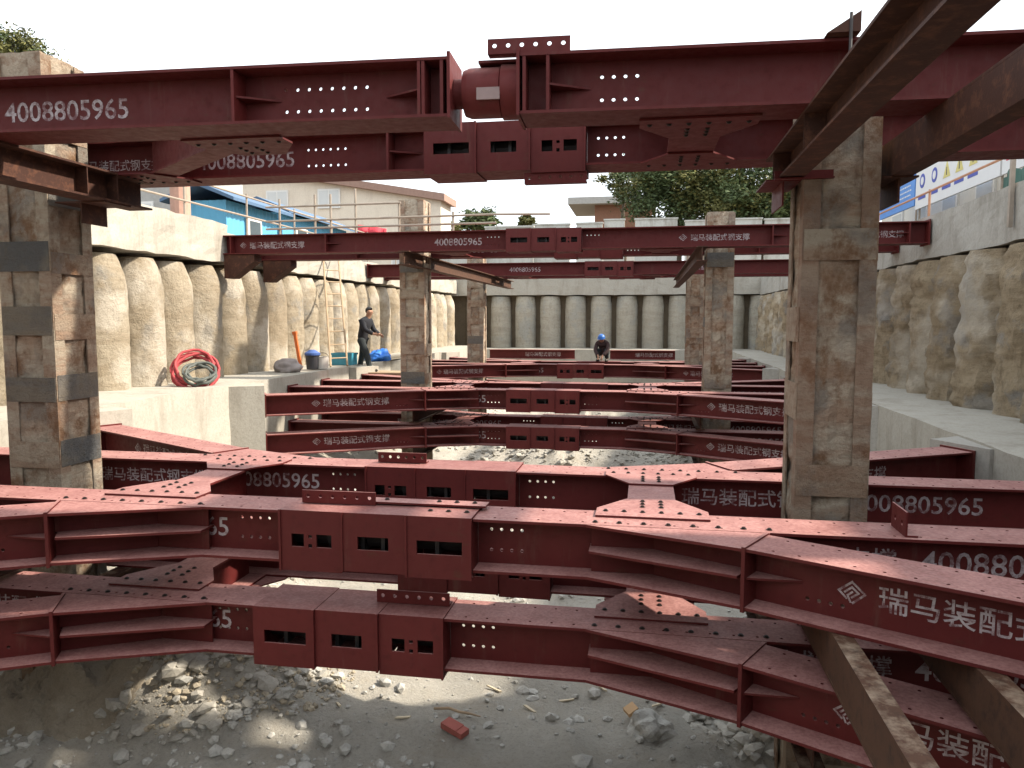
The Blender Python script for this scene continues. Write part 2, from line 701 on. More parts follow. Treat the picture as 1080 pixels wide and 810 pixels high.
def fork(parent, right, front, detail, text=True):
    """wedge connector + diagonal leg. local x mirrored about XC for the left one, y mirrored for the rear one"""
    XC2 = -3.74
    mx = (lambda x: x) if right else (lambda x: XC2 - x)
    my = (lambda y: y) if front else (lambda y: FW - y)
    d = Vector((cos(ANG), -sin(ANG)))
    nrm = Vector((sin(ANG), cos(ANG)))
    p1 = Vector((FX1, FY1))
    p2 = p1 + nrm * FW
    poly = [(FX0, -.002), tuple(p1), tuple(p2), (p2.x + .03, -.002)]
    poly = [(mx(a), my(b)) for a, b in poly]
    mb = MB()
    mb.prism(poly, -TF - .002, -.002)
    mb.prism(poly, -H + .002, -H + TF + .002)
    jn = mb.build("fork_joint", RED, parent)
    r = MB()
    rp = [(FX0 + .02, .19), (FX0 + .02, -.004), (FX1 - .035, FY1 + .035), tuple(p2 + Vector((-.03, -.03))), (p2.x - .02, -.004), (p2.x - .02, .19)]
    r.prism([(mx(a), my(b)) for a, b in rp], -H / 2 - .009, -H / 2 + .009)
    r.build("rib", RED, jn)
    if right == right:
        w = MB()
        q2 = (p1 + p2) / 2
        q1 = q2 - d * ((.125 - q2.y) / sin(ANG))
        dv = d
        nn = Vector((-dv.y, dv.x)) * .007
        w.prism([(mx(a.x), my(a.y)) for a in (q1 - nn, q2 - nn, q2 + nn, q1 + nn)], -H + TF + .003, -H / 2 - .01)
        w.prism([(mx(a.x), my(a.y)) for a in (q1 - nn, q2 - nn, q2 + nn, q1 + nn)], -H / 2 + .01, -TF - .003)
        w.prism([(mx(a), my(b)) for a, b in ((FX0 + .03, .125), (q1.x + .03, .125), (q1.x + .03, .137), (FX0 + .03, .137))], -H + TF + .003, -TF - .003)
        w.build("web_plate", RED, jn)
    # leg frame
    o = p1
    ang = -ANG
    # local leg coordinates: s along the leg from p1, v across (0 = outer edge .. FW inner edge)
    if right and front:
        M = Matrix.Translation((o.x, o.y, 0)) @ Matrix.Rotation(-ANG, 4, 'Z')
        s0, s1, face = .012, LEG, 0
    elif right and not front:
        # rear right: outer edge is the far one
        oo = Vector((p2.x, FW - p2.y))
        M = Matrix.Translation((oo.x, oo.y, 0)) @ Matrix.Rotation(ANG, 4, 'Z')
        s0, s1 = .012, LEG
    elif (not right) and front:
        oo = Vector((XC2 - p1.x, p1.y))
        M = Matrix.Translation((oo.x, oo.y, 0)) @ Matrix.Rotation(ANG, 4, 'Z')
        s0, s1 = -LEG, -.012
    else:
        oo = Vector((XC2 - p2.x, FW - p2.y))
        M = Matrix.Translation((oo.x, oo.y, 0)) @ Matrix.Rotation(-ANG, 4, 'Z')
        s0, s1 = -LEG, -.012
    # stop the inner part of the leg just short of the main flange: the joint plates meet it at the end plate
    mb = MB()
    sg = 1 if right else -1
    wh = [(sg * (.34 + k * .07), -.30) for k in range(4)] if detail else []
    hbeam(mb, s0, s1, wh, .16 if detail else 0)
    leg = mb.build("diagonal_leg", RED, parent)
    leg.matrix_local = M
    e = MB()
    e.box(-.012, .0115, -.012, FW + .012, -H - .012, .012) if right else e.box(-.0115, .012, -.012, FW + .012, -H - .012, .012)
    for rx in (.012, ):
        a = sg * .0125
        e.prism([(a, .03), (a, FW / 2 - .008), (a + sg * .30, FW / 2 - .008)], -H / 2 - .007, -H / 2 + .007)
    e.build("end_plate", RED, leg)
    e = MB()
    xe = s1 if right else s0
    e.box(xe + .001, xe + .024, -.02, FW + .02, -H - .02, .02) if right else e.box(xe - .024, xe - .001, -.02, FW + .02, -H - .02, .02)
    e.build("end_plate", RED, leg)
    if text:
        yw = FW / 2 - TW / 2 - .002
        if right:
            put_logo(.075, .60, -.2, yw, leg)
            put_text(CN, 1.34, 1.42, -.2, yw, leg)
        else:
            put_logo(.075, -2.15, -.2, yw, leg)
            put_text(CN, 1.30, -1.36, -.2, yw, leg)
    return leg


def strut(label, group, loc, xl, xr, jx, order, forks=None, detail=True, ang=None, texts=(), hl=None, hr=None, stiffs=(), open_jack=False, splice=False, bholes=False):
    t = empty("steel_strut", loc, label, "strut", group)
    hz = (-.123, -.277)
    hl = hl if hl is not None else ([jx - .42 + k * .077 for k in range(4)] if detail else [])
    hr = hr if hr is not None else ([jx + 1.5 + .10 + k * .077 for k in range(4)] if detail else [])
    jw = .50 if open_jack else 1.5
    top = .16 if (detail and loc[2] < 0) else 0
    mb = MB()
    hbeam(mb, xl, jx - .001, [(x, z) for x in hl for z in hz], top, bholes)
    mb.build("beam", RED, t)
    mb = MB()
    hbeam(mb, jx + jw + .001, xr, [(x, z) for x in hr for z in hz], top, bholes)
    mb.build("beam", RED, t)
    for xe, s in ((xl, -1), (xr, 1)):
        e = MB()
        e.box(min(xe + s * .001, xe + s * .026), max(xe + s * .001, xe + s * .026), -.03, FW + .03, -H - .03, .03)
        e.build("end_plate", RED, t)
    if open_jack:
        for a, b in ((jx - .17, 0), (jx - .04, 0), (jx + jw + .03, 0), (jx + jw + .19, 1)):
            stiff(t, a, 1 if b else 0)
            stiff(t, a, 0, False)
        stiff(t, jx - .17 - .03, -1)
        e = MB()
        e.box(jx + .0005, jx + .022, -.01, FW + .01, -H - .01, .03)
        e.build("end_plate", RED, t)
        e = MB()
        e.box(jx + jw - .022, jx + jw - .0005, -.01, FW + .01, -H - .01, .03)
        e.build("end_plate", RED, t)
        j = MB()
        j.tube([(jx + .022, .2, -.2), (jx + .09, .2, -.2)], .10, 20)
        j.tube([(jx + .09, .2, -.2), (jx + .12, .2, -.2), (jx + .13, .2, -.2), (jx + jw - .15, .2, -.2), (jx + jw - .14, .2, -.2)], [.155, .165, .17, .17, .16], 28)
        j.tube([(jx + jw - .14, .2, -.2), (jx + jw - .022, .2, -.2)], .185, 28)
        jo = j.build("jack_cylinder", REDJ, t, True)
        k = MB()
        k.box(jx + .20, jx + .36, .020, .034, -.29, -.21)
        k.build("name_plate", mat_plain("bare_plate", (.22, .15, .14), .5), jo)
        k = MB()
        k.box(jx + .20, jx + jw - .03, .10, .30, -.024, -.006)
        k.build("guide_plate", RED, t)
    else:
        jack_box(t, jx, order)
    if ang:
        hole_angle(t, ang[0], ang[1], ang[2] if len(ang) > 2 else .016, ang[3] if len(ang) > 3 else .2)
    if splice:
        s = MB()
        x0 = jx + .55
        s.box(x0, x0 + 1.0, .22, .36, .0275, .042)
        so = s.build("splice_plate", RED, t)
        for k in range(3):
            bolt(x0 + .62 + k * .14, .30, .042, so)
            bolt(x0 + .60 + k * .14, .12, .0165, so)
        bolt(x0 + .20, .30, .042, so)
    for (x, rib) in stiffs:
        stiff(t, x, rib)
    yw = FW / 2 - TW / 2 - .002
    for (b, x0, x1) in texts:
        if b == 'logo':
            put_logo(.07, (x0 + x1) / 2, -.2, yw, t)
        else:
            put_text(b, x1 - x0, (x0 + x1) / 2, -.205, yw, t)
    if forks:
        for right in (True, False):
            fork(t, right, forks == 'front', detail)
        if detail:
            # bolt rows through the flange over each fork
            yy = .07 if forks == 'front' else FW - .07
            for k in range(8):
                for X in (-.33 + k * .17,):
                    bolt(X, yy, .001, t)
                    bolt(-3.74 - X, yy, .001, t)
    return t


MAINTEXT = [(CN, .36, 1.72), (NUM, 1.87, 2.95), (CN, -5.75, -4.50), (NUM, -4.30, -3.25)]
GL = "struts of the lower level"
GT = "struts of the top level"
ZA, ZC, ZT = -1.44, -2.20, 1.39 + H
XL, XR = -7.53, 3.63

# ------------------------------------------------------------------ terrain, pit walls
PX0, PX1, PY0, PY1 = -9.62, 5.70, -6.0, 36.7


def terrain():
    mb = MB()
    z, zb, R = 1.80, -4.8, 320
    ox, oy = [-R, PX0, PX1, R], [-R, PY0, PY1, R]
    for i in range(3):
        for j in range(3):
            if i == 1 and j == 1:
                continue
            mb.add([(ox[i], oy[j], z), (ox[i + 1], oy[j], z), (ox[i + 1], oy[j + 1], z), (ox[i], oy[j + 1], z)], [(0, 1, 2, 3)])
    c = [(PX0, PY0), (PX1, PY0), (PX1, PY1), (PX0, PY1)]
    for k in range(4):
        a, b = c[k], c[(k + 1) % 4]
        mb.add([(a[0], a[1], z), (b[0], b[1], z), (b[0], b[1], zb), (a[0], a[1], zb)], [(0, 1, 2, 3)])
    return tag(mb.build("terrain", SOIL, fixn=False, weld=True), kind="structure")


terrain()


def floor_z(x, y):
    z = -3.95
    bank = max(0.0, (-5.0 - x) / 2.6)
    z += 1.0 * min(1.0, bank) ** 1.3 * min(1.0, max(0.0, (y - 7.6) / 2.5))
    bank = max(0.0, (x - 2.2) / 1.6)
    z += .65 * min(1.0, bank) ** 1.4
    z += .35 * max(0.0, (y - 24) / 12)
    p = Vector((x * .45, y * .45, 3.1))
    z += .28 * mnoise.noise(p) + .14 * mnoise.noise(p * 2.7) + .07 * mnoise.noise(p * 6.3) + .035 * mnoise.noise(p * 14)
    # spoil heaps
    for (hx, hy, hr, hh) in ((-4.7, 7.4, 1.2, .95), (-6.3, 9.6, 1.4, .6), (1.6, 8.0, 1.0, .55), (.6, 12.6, 1.9, .8), (-2.6, 14.2, 1.8, .75), (-5.2, 12.4, 1.6, .9), (2.2, 19, 2.2, .9), (-2.2, 20.5, 2.6, .8), (-1.0, 28.5, 2.6, .9)):
        d2 = ((x - hx) ** 2 + (y - hy) ** 2) / (hr * hr)
        if d2 < 4:
            z += hh * math.exp(-d2 * 1.4) * (1 + .35 * mnoise.noise(Vector((x * 3, y * 3, 1))))
    return z


def pit_floor():
    xs = [PX0 + .02 + i * (PX1 - PX0 - .04) / 130 for i in range(131)]
    ys = []
    y = PY0 + .02
    while y < PY1 - .05:
        ys.append(y)
        y += .10 if 5 < y < 11 else .18
    ys.append(PY1 - .02)
    mb = MB()
    n = len(xs)
    mb.v = [(x, y, floor_z(x, y)) for y in ys for x in xs]
    for j in range(len(ys) - 1):
        for i in range(n - 1):
            a = j * n + i
            mb.f.append((a, a + 1, a + n + 1, a + n))
    return tag(mb.build("ground", GROUND, smooth=True, fixn=False), kind="structure")


pit_floor()


def rock_shape(rnd, sub=1):
    bm = bmesh.new()
    bmesh.ops.create_icosphere(bm, subdivisions=sub, radius=1)
    s = Vector((rnd.uniform(.7, 1.2), rnd.uniform(.6, 1.1), rnd.uniform(.4, .8)))
    off = Vector((rnd.random() * 50, rnd.random() * 50, rnd.random() * 50))
    vs = []
    for v in bm.verts:
        q = v.co * (1 + .45 * mnoise.noise(v.co * 1.3 + off) + .2 * mnoise.noise(v.co * 3 + off))
        vs.append(Vector((q.x * s.x, q.y * s.y, q.z * s.z)))
    fs = [[v.index for v in f.verts] for f in bm.faces]
    bm.free()
    return vs, fs


def rubble(name, n, mat, sampler, smin, smax, seed):
    rnd = random.Random(seed)
    shapes = [rock_shape(rnd) for _ in range(10)]
    mb = MB()
    made = 0
    while made < n:
        x, y, dens = sampler(rnd)
        if rnd.random() > dens:
            continue
        made += 1
        vs, fs = rnd.choice(shapes)
        s = smin * (smax / smin) ** (rnd.random() ** 2.6)
        R = Matrix.Rotation(rnd.uniform(0, 6.28), 3, 'Z') @ Matrix.Rotation(rnd.uniform(-.5, .5), 3, 'X')
        z = floor_z(x, y) + s * .15
        b = len(mb.v)
        mb.v += [tuple(R @ v * s + Vector((x, y, z))) for v in vs]
        mb.f += [[b + i for i in f] for f in fs]
    return mb.build(name, mat, fixn=False)


def samp_all(r):
    y = 5.0 + 31 * (r.random() ** 1.6)
    x = r.uniform(-8.4, 4.9)
    d = .5 + 1.0 * mnoise.noise(Vector((x * .5, y * .5, 9)))
    if x < -4 or x > .8:
        d += .4
    return x, y, d


HEAPS = ((-4.7, 7.4, 1.5), (-6.3, 9.6, 1.5), (1.6, 8.0, 1.2), (.6, 12.6, 2.3), (-2.6, 14.2, 2.2), (-5.2, 12.4, 1.8), (2.2, 19, 2.2), (-2.2, 20.5, 2.6))


def samp_heap(r):
    h = HEAPS[int(r.random() * len(HEAPS))]
    a, q = r.uniform(0, 6.28), r.random() ** .55
    x, y = h[0] + cos(a) * q * h[2], h[1] + sin(a) * q * h[2]
    return x, y, 1 if -8.5 < x < 5 else 0


def samp_tan(r):
    a, q = r.uniform(0, 6.28), r.random() ** .6
    return -4.5 + cos(a) * q * 1.5, 7.3 + sin(a) * q * 1.2, 1


tag(rubble("rubble", 13000, ROCK, samp_all, .014, .10, 3), "loose grey broken rock strewn over the pit floor", kind="stuff")
tag(rubble("broken_rock_rubble", 9000, ROCKP, samp_heap, .02, .13, 11), "pale beige-grey broken rock heaped in mounds across the pit", kind="stuff")
tag(rubble("gravel", 2600, ROCKT, samp_tan, .012, .055, 5), "tan gravel heaped on the pit floor by the near left column", kind="stuff")


def mud_mound():
    mb = MB()
    n, m = 110, 50
    mb.v.append((-5.8, 6.55, floor_z(-5.8, 6.55) + .5))
    for j in range(1, m + 1):
        q = j / m
        for k in range(n):
            a = 2 * pi * k / n
            R = 1.0 * q * (1 + .35 * mnoise.noise(Vector((cos(a) * 1.3, sin(a) * 1.3, 4))))
            x, y = -5.8 + cos(a) * R, 6.55 + sin(a) * R
            p = Vector((x * 3, y * 3, 2))
            h = .5 * (1 - q) ** 1.1 + (.16 * mnoise.noise(p) + .12 * mnoise.noise(p * 2.6) + .09 * abs(mnoise.noise(p * 6)) + .05 * mnoise.noise(p * 14)) * (1 - q * .6)
            mb.v.append((x, y, floor_z(x, y) + h - .06 * q))
    for k in range(n):
        mb.f.append((0, 1 + k, 1 + (k + 1) % n))
    for j in range(m - 1):
        for k in range(n):
            a, b = 1 + j * n + k, 1 + j * n + (k + 1) % n
            mb.f.append((a, a + n, b + n, b))
    tag(mb.build("mud_mound", mat_concrete("brown_mud", (.27, .225, .165), (.40, .355, .285), (.19, .155, .115), 3.0, False, .9), None, True),
        "brown mud heaped round the foot of the left column", kind="stuff")


mud_mound()


# --- concrete piles
def pile_mesh(name, mat, r, z0, z1, seed, rough, dome):
    rnd = random.Random(seed)
    off = Vector((rnd.random() * 90, rnd.random() * 90, rnd.random() * 90))
    n, m = 40, 70
    mb = MB()
    for j in range(m + 1):
        f = j / m
        z = z0 + (z1 - z0) * f
        rr = r
        top = (z1 - z) / (z1 - z0)
        if top < .12:
            rr *= 1 - dome * ((.12 - top) / .12) ** 2
        for k in range(n):
            a = 2 * pi * k / n
            p = Vector((cos(a), sin(a), z * 1.1))
            q = rr * (1 + rough * (.55 * mnoise.noise(Vector((p.x * 1.1, p.y * 1.1, p.z * .6)) + off) + .5 * mnoise.noise(p * 2.9 + off) + .38 * mnoise.noise(p * 7 + off))
                      + .30 * rough * abs(mnoise.noise(p * 13 + off)) + .22 * rough * mnoise.noise(Vector((0, 0, z * 3.2)) + off))
            mb.v.append((cos(a) * q, sin(a) * q, z))
    for j in range(m):
        for k in range(n):
            a, b = j * n + k, j * n + (k + 1) % n
            mb.f.append((a, b, b + n, a + n))
    mb.f.append([m * n + k for k in range(n)])
    o = mb.build(name, mat, smooth=True, fixn=False)
    me = o.data
    bpy.data.objects.remove(o)
    return me


ORD = ["first", "second", "third", "fourth", "fifth", "sixth", "seventh", "eighth", "ninth", "tenth", "eleventh", "twelfth", "thirteenth",
       "fourteenth", "fifteenth", "sixteenth", "seventeenth", "eighteenth", "nineteenth", "twentieth", "twenty-first", "twenty-second",
       "twenty-third", "twenty-fourth", "twenty-fifth", "twenty-sixth", "twenty-seventh", "twenty-eighth"]

pl = [pile_mesh("concrete_pile", PILE_L, .475, -4.3, 1.13, 10 + i, .085, .34) for i in range(7)]
pf = [pile_mesh("concrete_pile", PILE_F, .50, -4.3, 1.10, 30 + i, .05, .12) for i in range(4)]
pr = [pile_mesh("concrete_pile", PILE_R, .58, -4.3, 1.06, 50 + i, .26, .16) for i in range(5)]


def pile(me, x, y, label, grp, rz):
    o = link("concrete_pile", me)
    o.location = (x, y, 0)
    o.rotation_euler = (0, 0, rz)
    tag(o, label, "pile", grp)


rnd = random.Random(2)
nl = 0
yl = [11.75 + 1.0 * k for k in range(-4, 24)]
for k, y in enumerate(reversed(yl)):
    lab = "tan banded concrete pile in the left wall, %s from the far corner" % ORD[k]
    pile(pl[k % 7], -9.36 + rnd.uniform(-.05, .05), y, lab, "piles of the left wall", rnd.uniform(0, 6.28))
for k in range(12):
    x = -8.15 + 1.215 * k
    lab = "smooth grey concrete pile in the far wall, %s from its left corner" % ORD[k]
    pile(pf[k % 4], x, 36.55, lab, "piles of the far wall", rnd.uniform(0, 6.28))
yr = [8.4 + 1.13 * k for k in range(0, 25)]
for k, y in enumerate(reversed(yr)):
    if y > 35.6:
        continue
    lab = "lumpy brown concrete pile in the right wall, %s from the far corner" % ORD[k]
    pile(pr[k % 5], 5.52 + rnd.uniform(-.06, .06), y, lab, "piles of the right wall", rnd.uniform(0, 6.28))


# --- cap beams and walers: cast concrete with uneven arrises
def rough_bar(name, mat, axis, a0, a1, c0, c1, z0, z1, seed, amp=.018, step=.3, skip_side=None):
    """bar along axis with noisy cross section"""
    off = Vector((seed * 7.1, seed * 3.3, seed))
    mb = MB()
    n = max(2, int((a1 - a0) / step))
    prof = []
    k1, k2 = 4, 6
    for i in range(k1):
        prof.append((c0 + (c1 - c0) * i / k1, z0))
    for i in range(k2):
        prof.append((c1, z0 + (z1 - z0) * i / k2))
    for i in range(k1):
        prof.append((c1 + (c0 - c1) * i / k1, z1))
    for i in range(k2):
        prof.append((c0, z1 + (z0 - z1) * i / k2))
    m = len(prof)
    for j in range(n + 1):
        a = a0 + (a1 - a0) * j / n
        for (c, z) in prof:
            p = Vector((a * 1.3, c * 1.3, z * 1.3)) + off
            q = amp * (mnoise.noise(p) + .6 * mnoise.noise(p * 3.1))
            q2 = amp * (mnoise.noise(p + Vector((31, 0, 0))) + .6 * mnoise.noise(p * 3.1 + Vector((31, 0, 0))))
            mb.v.append((c + q, a, z + q2) if axis == 'y' else (a, c + q, z + q2))
    for j in range(n):
        for k in range(m):
            b = (k + 1) % m
            mb.f.append((j * m + k, j * m + b, (j + 1) * m + b, (j + 1) * m + k))
    mb.f.append(list(range(m)))
    mb.f.append([n * m + k for k in range(m)])
    return mb.build(name, mat)


tag(rough_bar("cap_beam", CONC, 'y', -5.9, 15.3, -10.2, -8.93, 1.22, 2.06, 1, .05), "pale sunlit chunky cap beam over the near piles of the left wall", "cap beam")
tag(rough_bar("cap_beam", CONC, 'y', 15.32, 36.0, -10.2, -9.04, 1.24, 1.88, 9, .06), "lower pale cap beam over the farther piles of the left wall, past the railing", "cap beam")
tag(rough_bar("cap_beam", CONCG, 'y', -5.9, 36.0, 5.12, 6.2, 1.12, 1.90, 2, .035), "grey concrete cap beam on top of the lumpy right wall piles", "cap beam")
tag(rough_bar("cap_beam", CONC, 'x', -10.2, 6.2, 36.05, 37.3, 1.16, 2.0, 3, .03), "pale concrete cap beam on top of the far wall piles", "cap beam")

ROWS = [(5.26, 6.31 - .2 + .2), (15.2, 16.25), (24.3, 25.35)]   # front edge, mid plane (between the two lines)
WL = tag(empty("concrete_waler", (0, 0, 0), "sunlit pale concrete waler ledge along the foot of the left wall", "waler"))
rough_bar("ledge", CONC, 'y', -5.9, 34.6, -9.5, -7.58, -2.85, -1.22, 4, .02).parent = WL
WR = tag(empty("concrete_waler", (0, 0, 0), "grey concrete waler ledge along the foot of the right wall", "waler"))
rough_bar("ledge", CONC, 'y', -5.9, 34.6, 3.68, 5.6, -2.85, -1.36, 5, .02).parent = WR
WF = tag(rough_bar("concrete_waler", CONC, 'x', -9.2, 5.6, 34.62, 36.6, -2.85, -1.36, 6, .02), "pale concrete waler ledge along the foot of the far wall", "waler")

d_ = Vector((cos(ANG), -sin(ANG)))
n_ = Vector((sin(ANG), cos(ANG)))
for (yf, ym) in ROWS:
    ymid = yf + 1.06
    pc = Vector((FX1, yf + FY1)) + d_ * (LEG + .03)
    for right in (True, False):
        for front in (True, False):
            a = pc - n_ * .18
            b = pc + n_ * (FW + .18)
            face = 3.70 if right else 7.60
            P = [(a.x, a.y), (b.x, b.y)]
            if not right:
                face = -7.60
                P = [(-3.74 - q[0], q[1]) for q in P]
            if not front:
                P = [(q[0], 2 * ymid + .0 - q[1]) for q in P]
            s = 1 if right else -1
            P2 = [P[0], P[1], (face + s * .15, P[1][1]), (face + s * .15, P[0][1] + (-.35 if front else .35)), (face - s * .02, P[0][1] + (-.28 if front else .28))]
            mb = MB()
            mb.prism(P2, -2.8, -1.38 if right else -1.24)
            mb.build("corbel", CONCG if right else CONC, WR if right else WL)

# ------------------------------------------------------------------ struts
LOW = []
YB = 1.72
# near pair
strut("near red strut with the two-hole bracket on top, front line of the upper layer", GL, (0, 5.26, ZA), XL, XR, -2.71, 1, 'front', True,
      (-2.62, -2.02), MAINTEXT, splice=True)
strut("red upper-layer strut crossing just behind both near columns, rear line of its pair", GL, (0, 5.26 + YB, ZA), XL, XR, -2.68, 1, 'rear', True,
      (-2.62, -2.12), MAINTEXT, splice=False)
strut("red strut of the near lower pair, front line of its bottom layer, lowest in view", GL, (0, 5.26, ZC), XL, XR, -2.93, -1, 'front', True,
      (-2.02, -1.44), MAINTEXT)
strut("red strut of the near lower pair, rear line of its bottom layer, mostly hidden", GL, (0, 5.26 + YB, ZC), XL, XR, -2.35, -1, 'rear', True,
      None, MAINTEXT)
where = {1: "second", 2: "third"}
for i, yf in ((1, 15.2), (2, 24.3)):
    for z, layer in ((ZA, "upper"), (ZC, "bottom")):
        for fr, line in (('front', "front"), ('rear', "rear")):
            strut("red strut, %s line of the %s layer, %s lower pair from the camera" % (line, layer, where[i]), GL,
                  (0, yf + (0 if fr == 'front' else YB), z), XL, XR, -2.78 if fr == 'front' else -2.3, -1 if i == 1 else 1, fr, i == 1, None,
                  MAINTEXT + ([] if i == 1 else []))
# top level
XTL, XTR = -8.98, 5.06
t1 = strut("topmost red strut against the sky with an exposed round jack cylinder", GT, (0, 5.24, ZT), -8.86, XTR, -1.36, 1, None, True,
           (-1.08, -.52, .002, .012), [(NUM, -4.88, -3.85)], hl=[-2.60 + k * .087 for k in range(8)], hr=[-.31 + k * .08 for k in range(4)],
           stiffs=[(-2.92, 1)], open_jack=True)
t1.rotation_euler = (0, 0, radians(2.3))
t2 = strut("red strut just behind the round-jack strut, slotted jack housing at its middle", GT, (0, 7.0, ZT), -8.86, XTR, -2.05, -1, None, True,
      (-1.11, -.54, -.552, .0), [(CN, -5.86, -4.90), (NUM, -4.50, -3.45)], hl=[-3.3 + k * .077 for k in range(6)], stiffs=[(-2.42, 1), (-4.75, 1)])
strut("red strut of the second top pair, front line, lettered at both ends", GT, (0, 15.1, ZT), XTL, XTR, -2.76, -1, None, True,
      None, [('logo', -8.65, -8.45), (CN, -8.4, -7.15), (NUM, -4.30, -3.30), ('logo', .65, .75), (CN, .85, 1.95), (CN, 3.6, 4.7)], stiffs=[(-6.6, 1), (-8.75, 0), (4.75, -1), (2.35, 1)])
strut("red strut of the second top pair, rear line, mostly hidden by the front line", GT, (0, 16.82, ZT), XTL, XTR, -2.0, -1, None, True,
      None, [(NUM, -4.3, -3.3)], stiffs=[(-6.6, 1), (2.35, 1)])
strut("red strut of the farthest top pair, front line, its small jack showing low", GT, (0, 23.9, ZT), XTL, XTR, -1.88, -1, None, False,
      None, [(NUM, -4.30, -3.30), (CN, 1.2, 2.4)], stiffs=[(-6.6, 1), (2.35, 1)])
strut("red strut of the farthest top pair, rear line, nearest the far wall", GT, (0, 25.6, ZT), XTL, XTR, -1.2, -1, None, False, None, [])


# ties between the two lines of a pair
def tie_mesh():
    """bow-tie: short H-beam along y with two gussets, origin at the middle of the gap, z=0 at flange top"""
    g = (YB - FW)     # clear gap
    parts = {}
    h = g / 2
    mb = MB()
    mb.box(-.19, .19, -h + .006, h - .006, -TF, -.001)
    mb.box(-.19, .19, -h + .006, h - .006, -H + .001, -H + TF)
    mb.box(-.007, .007, -h + .006, h - .006, -H + TF + .001, -TF - .001)
    parts["tie_web"] = mb
    for s in (-1, 1):
        mb = MB()
        y0, y1, y2 = s * (h + .19), s * (h - .03), s * (h - .38)
        mb.prism([(-.41, y0), (.41, y0), (.41, y1), (.185, y2), (-.185, y2), (-.41, y1)], .003, .017)
        mb.prism([(-.41, y0), (.41, y0), (.41, y1), (.185, y2), (-.185, y2), (-.41, y1)], -H - .017, -H - .003)
        parts["gusset_plate%d" % s] = mb
    return parts, h


_tie, TH = tie_mesh()
_tiemesh = None


def tie(x, ym, z, label, grp, bolts=1, dx=0.0):
    t = empty("tie_beam", (x, ym, z), label, "tie beam", grp)
    for k, mb in _tie.items():
        nm = "gusset_plate" if k.startswith("gusset") else k
        if not hasattr(mb, "mesh"):
            o = mb.build(nm, RED, t)
            mb.mesh = o.data
        else:
            o = link(nm, mb.mesh, t)
        if dx and nm == "gusset_plate":
            o.location.x = dx * (-.5 if k.endswith("-1") else .5)
        if dx and nm == "tie_web":
            o.data = mb.mesh.copy()
            for v in o.data.vertices:
                v.co.x += dx * v.co.y / (2 * TH)
        if nm == "gusset_plate" and bolts:
            s = -1 if k.endswith("-1") else 1
            dn = bolts < 0
            zz = -H - .017 if dn else .017
            for i in range(6):
                bolt(-.34 + i * .136, s * (TH + .06), zz, o, dn)
            for i in range(3):
                for xx in (-.07, .07):
                    bolt(xx, s * (TH - .10 - i * .09), zz, o, dn)
    return t


GTI = "tie beams between the paired struts"
tie(.07, 6.32, ZA, "red bow-tie tie beam in sun beside the near right column, upper layer", GTI)
tie(-3.95, 6.32, ZA, "red bow-tie tie beam by the near left column, upper layer", GTI)
tie(.07, 6.32, ZC, "shaded bow-tie tie beam in the bottom layer left of the near right column", GTI)
tie(-3.95, 6.32, ZC, "shaded bow-tie tie beam in the bottom layer by the near left column", GTI)
for i, ym in ((1, 16.26), (2, 25.36)):
    for z, lay in ((ZA, "upper"), (ZC, "bottom")):
        for x, sd in ((.07, "right"), (-3.95, "left")):
            tie(x, ym, z, "red tie beam on the %s side of the %s lower strut pair, %s layer" % (sd, where[i], lay), GTI, 1 if i == 1 else 0)
tie(.35, 6.32, ZT, "bolted tie beam seen from below at the topmost pair, beside the dark joists", GTI, -1)
tie(-4.0, 6.32, ZT, "slanting bolted tie beam seen from below at the topmost pair, near left column", GTI, -1, -1.7)
for ym, nm in ((16.16, "second"), (24.95, "farthest")):
    for x, sd in ((.3, "right"), (-4.0, "left")):
        tie(x, ym, ZT, "red tie beam on the %s side of the %s top strut pair" % (sd, nm), GTI, 0)

# extra strap standing on the near main strut (two angles with bolt holes)
mb = MB()
mb.holed(lambda u, v, w: (1.72 + w, 5.30 + u, ZA + v), 0, .30, .002, .17, .012, [(.08, .08, .02), (.22, .08, .02)])
mb.box(1.7325, 1.80, 5.30, 5.60, ZA + .002, ZA + .014)
tag(mb.build("lifting_lug", RED), "small upright bracket with two holes on the near strut, right of the column", "bracket")


t = empty("tie_rod", (1.24, 5.20, 1.25), "thin dark rod with a triangular cleat hooked over the topmost strut by the overhead joist", "rod")
MB().tube([(0, 0, 0), (0, 0, .66)], .011, 6).build("rod", DARK, t, True)
mb = MB()
mb.M = Matrix.Rotation(radians(90), 4, 'X')
mb.prism([(-.14, .545), (.06, .545), (.06, .67)], -.22, .0)
mb.build("cleat", RUST, t)

# far steel at the far waler
for (x0, x1, lab) in ((-6.9, -3.05, "short red steel beam lying along the far ledge, left of the crouching worker"),
                      (-1.5, 1.3, "short red steel beam lying along the far ledge, right of the crouching worker")):
    t = empty("steel_beam", (0, 33.4, -1.34), lab, "steel beam", "beams along the far ledge")
    mb = MB()
    hbeam(mb, x0, x1)
    mb.build("beam", RED, t)
    put_text(CN, 1.6, (x0 + x1) / 2 + .5, -.2, FW / 2 - .01, t)


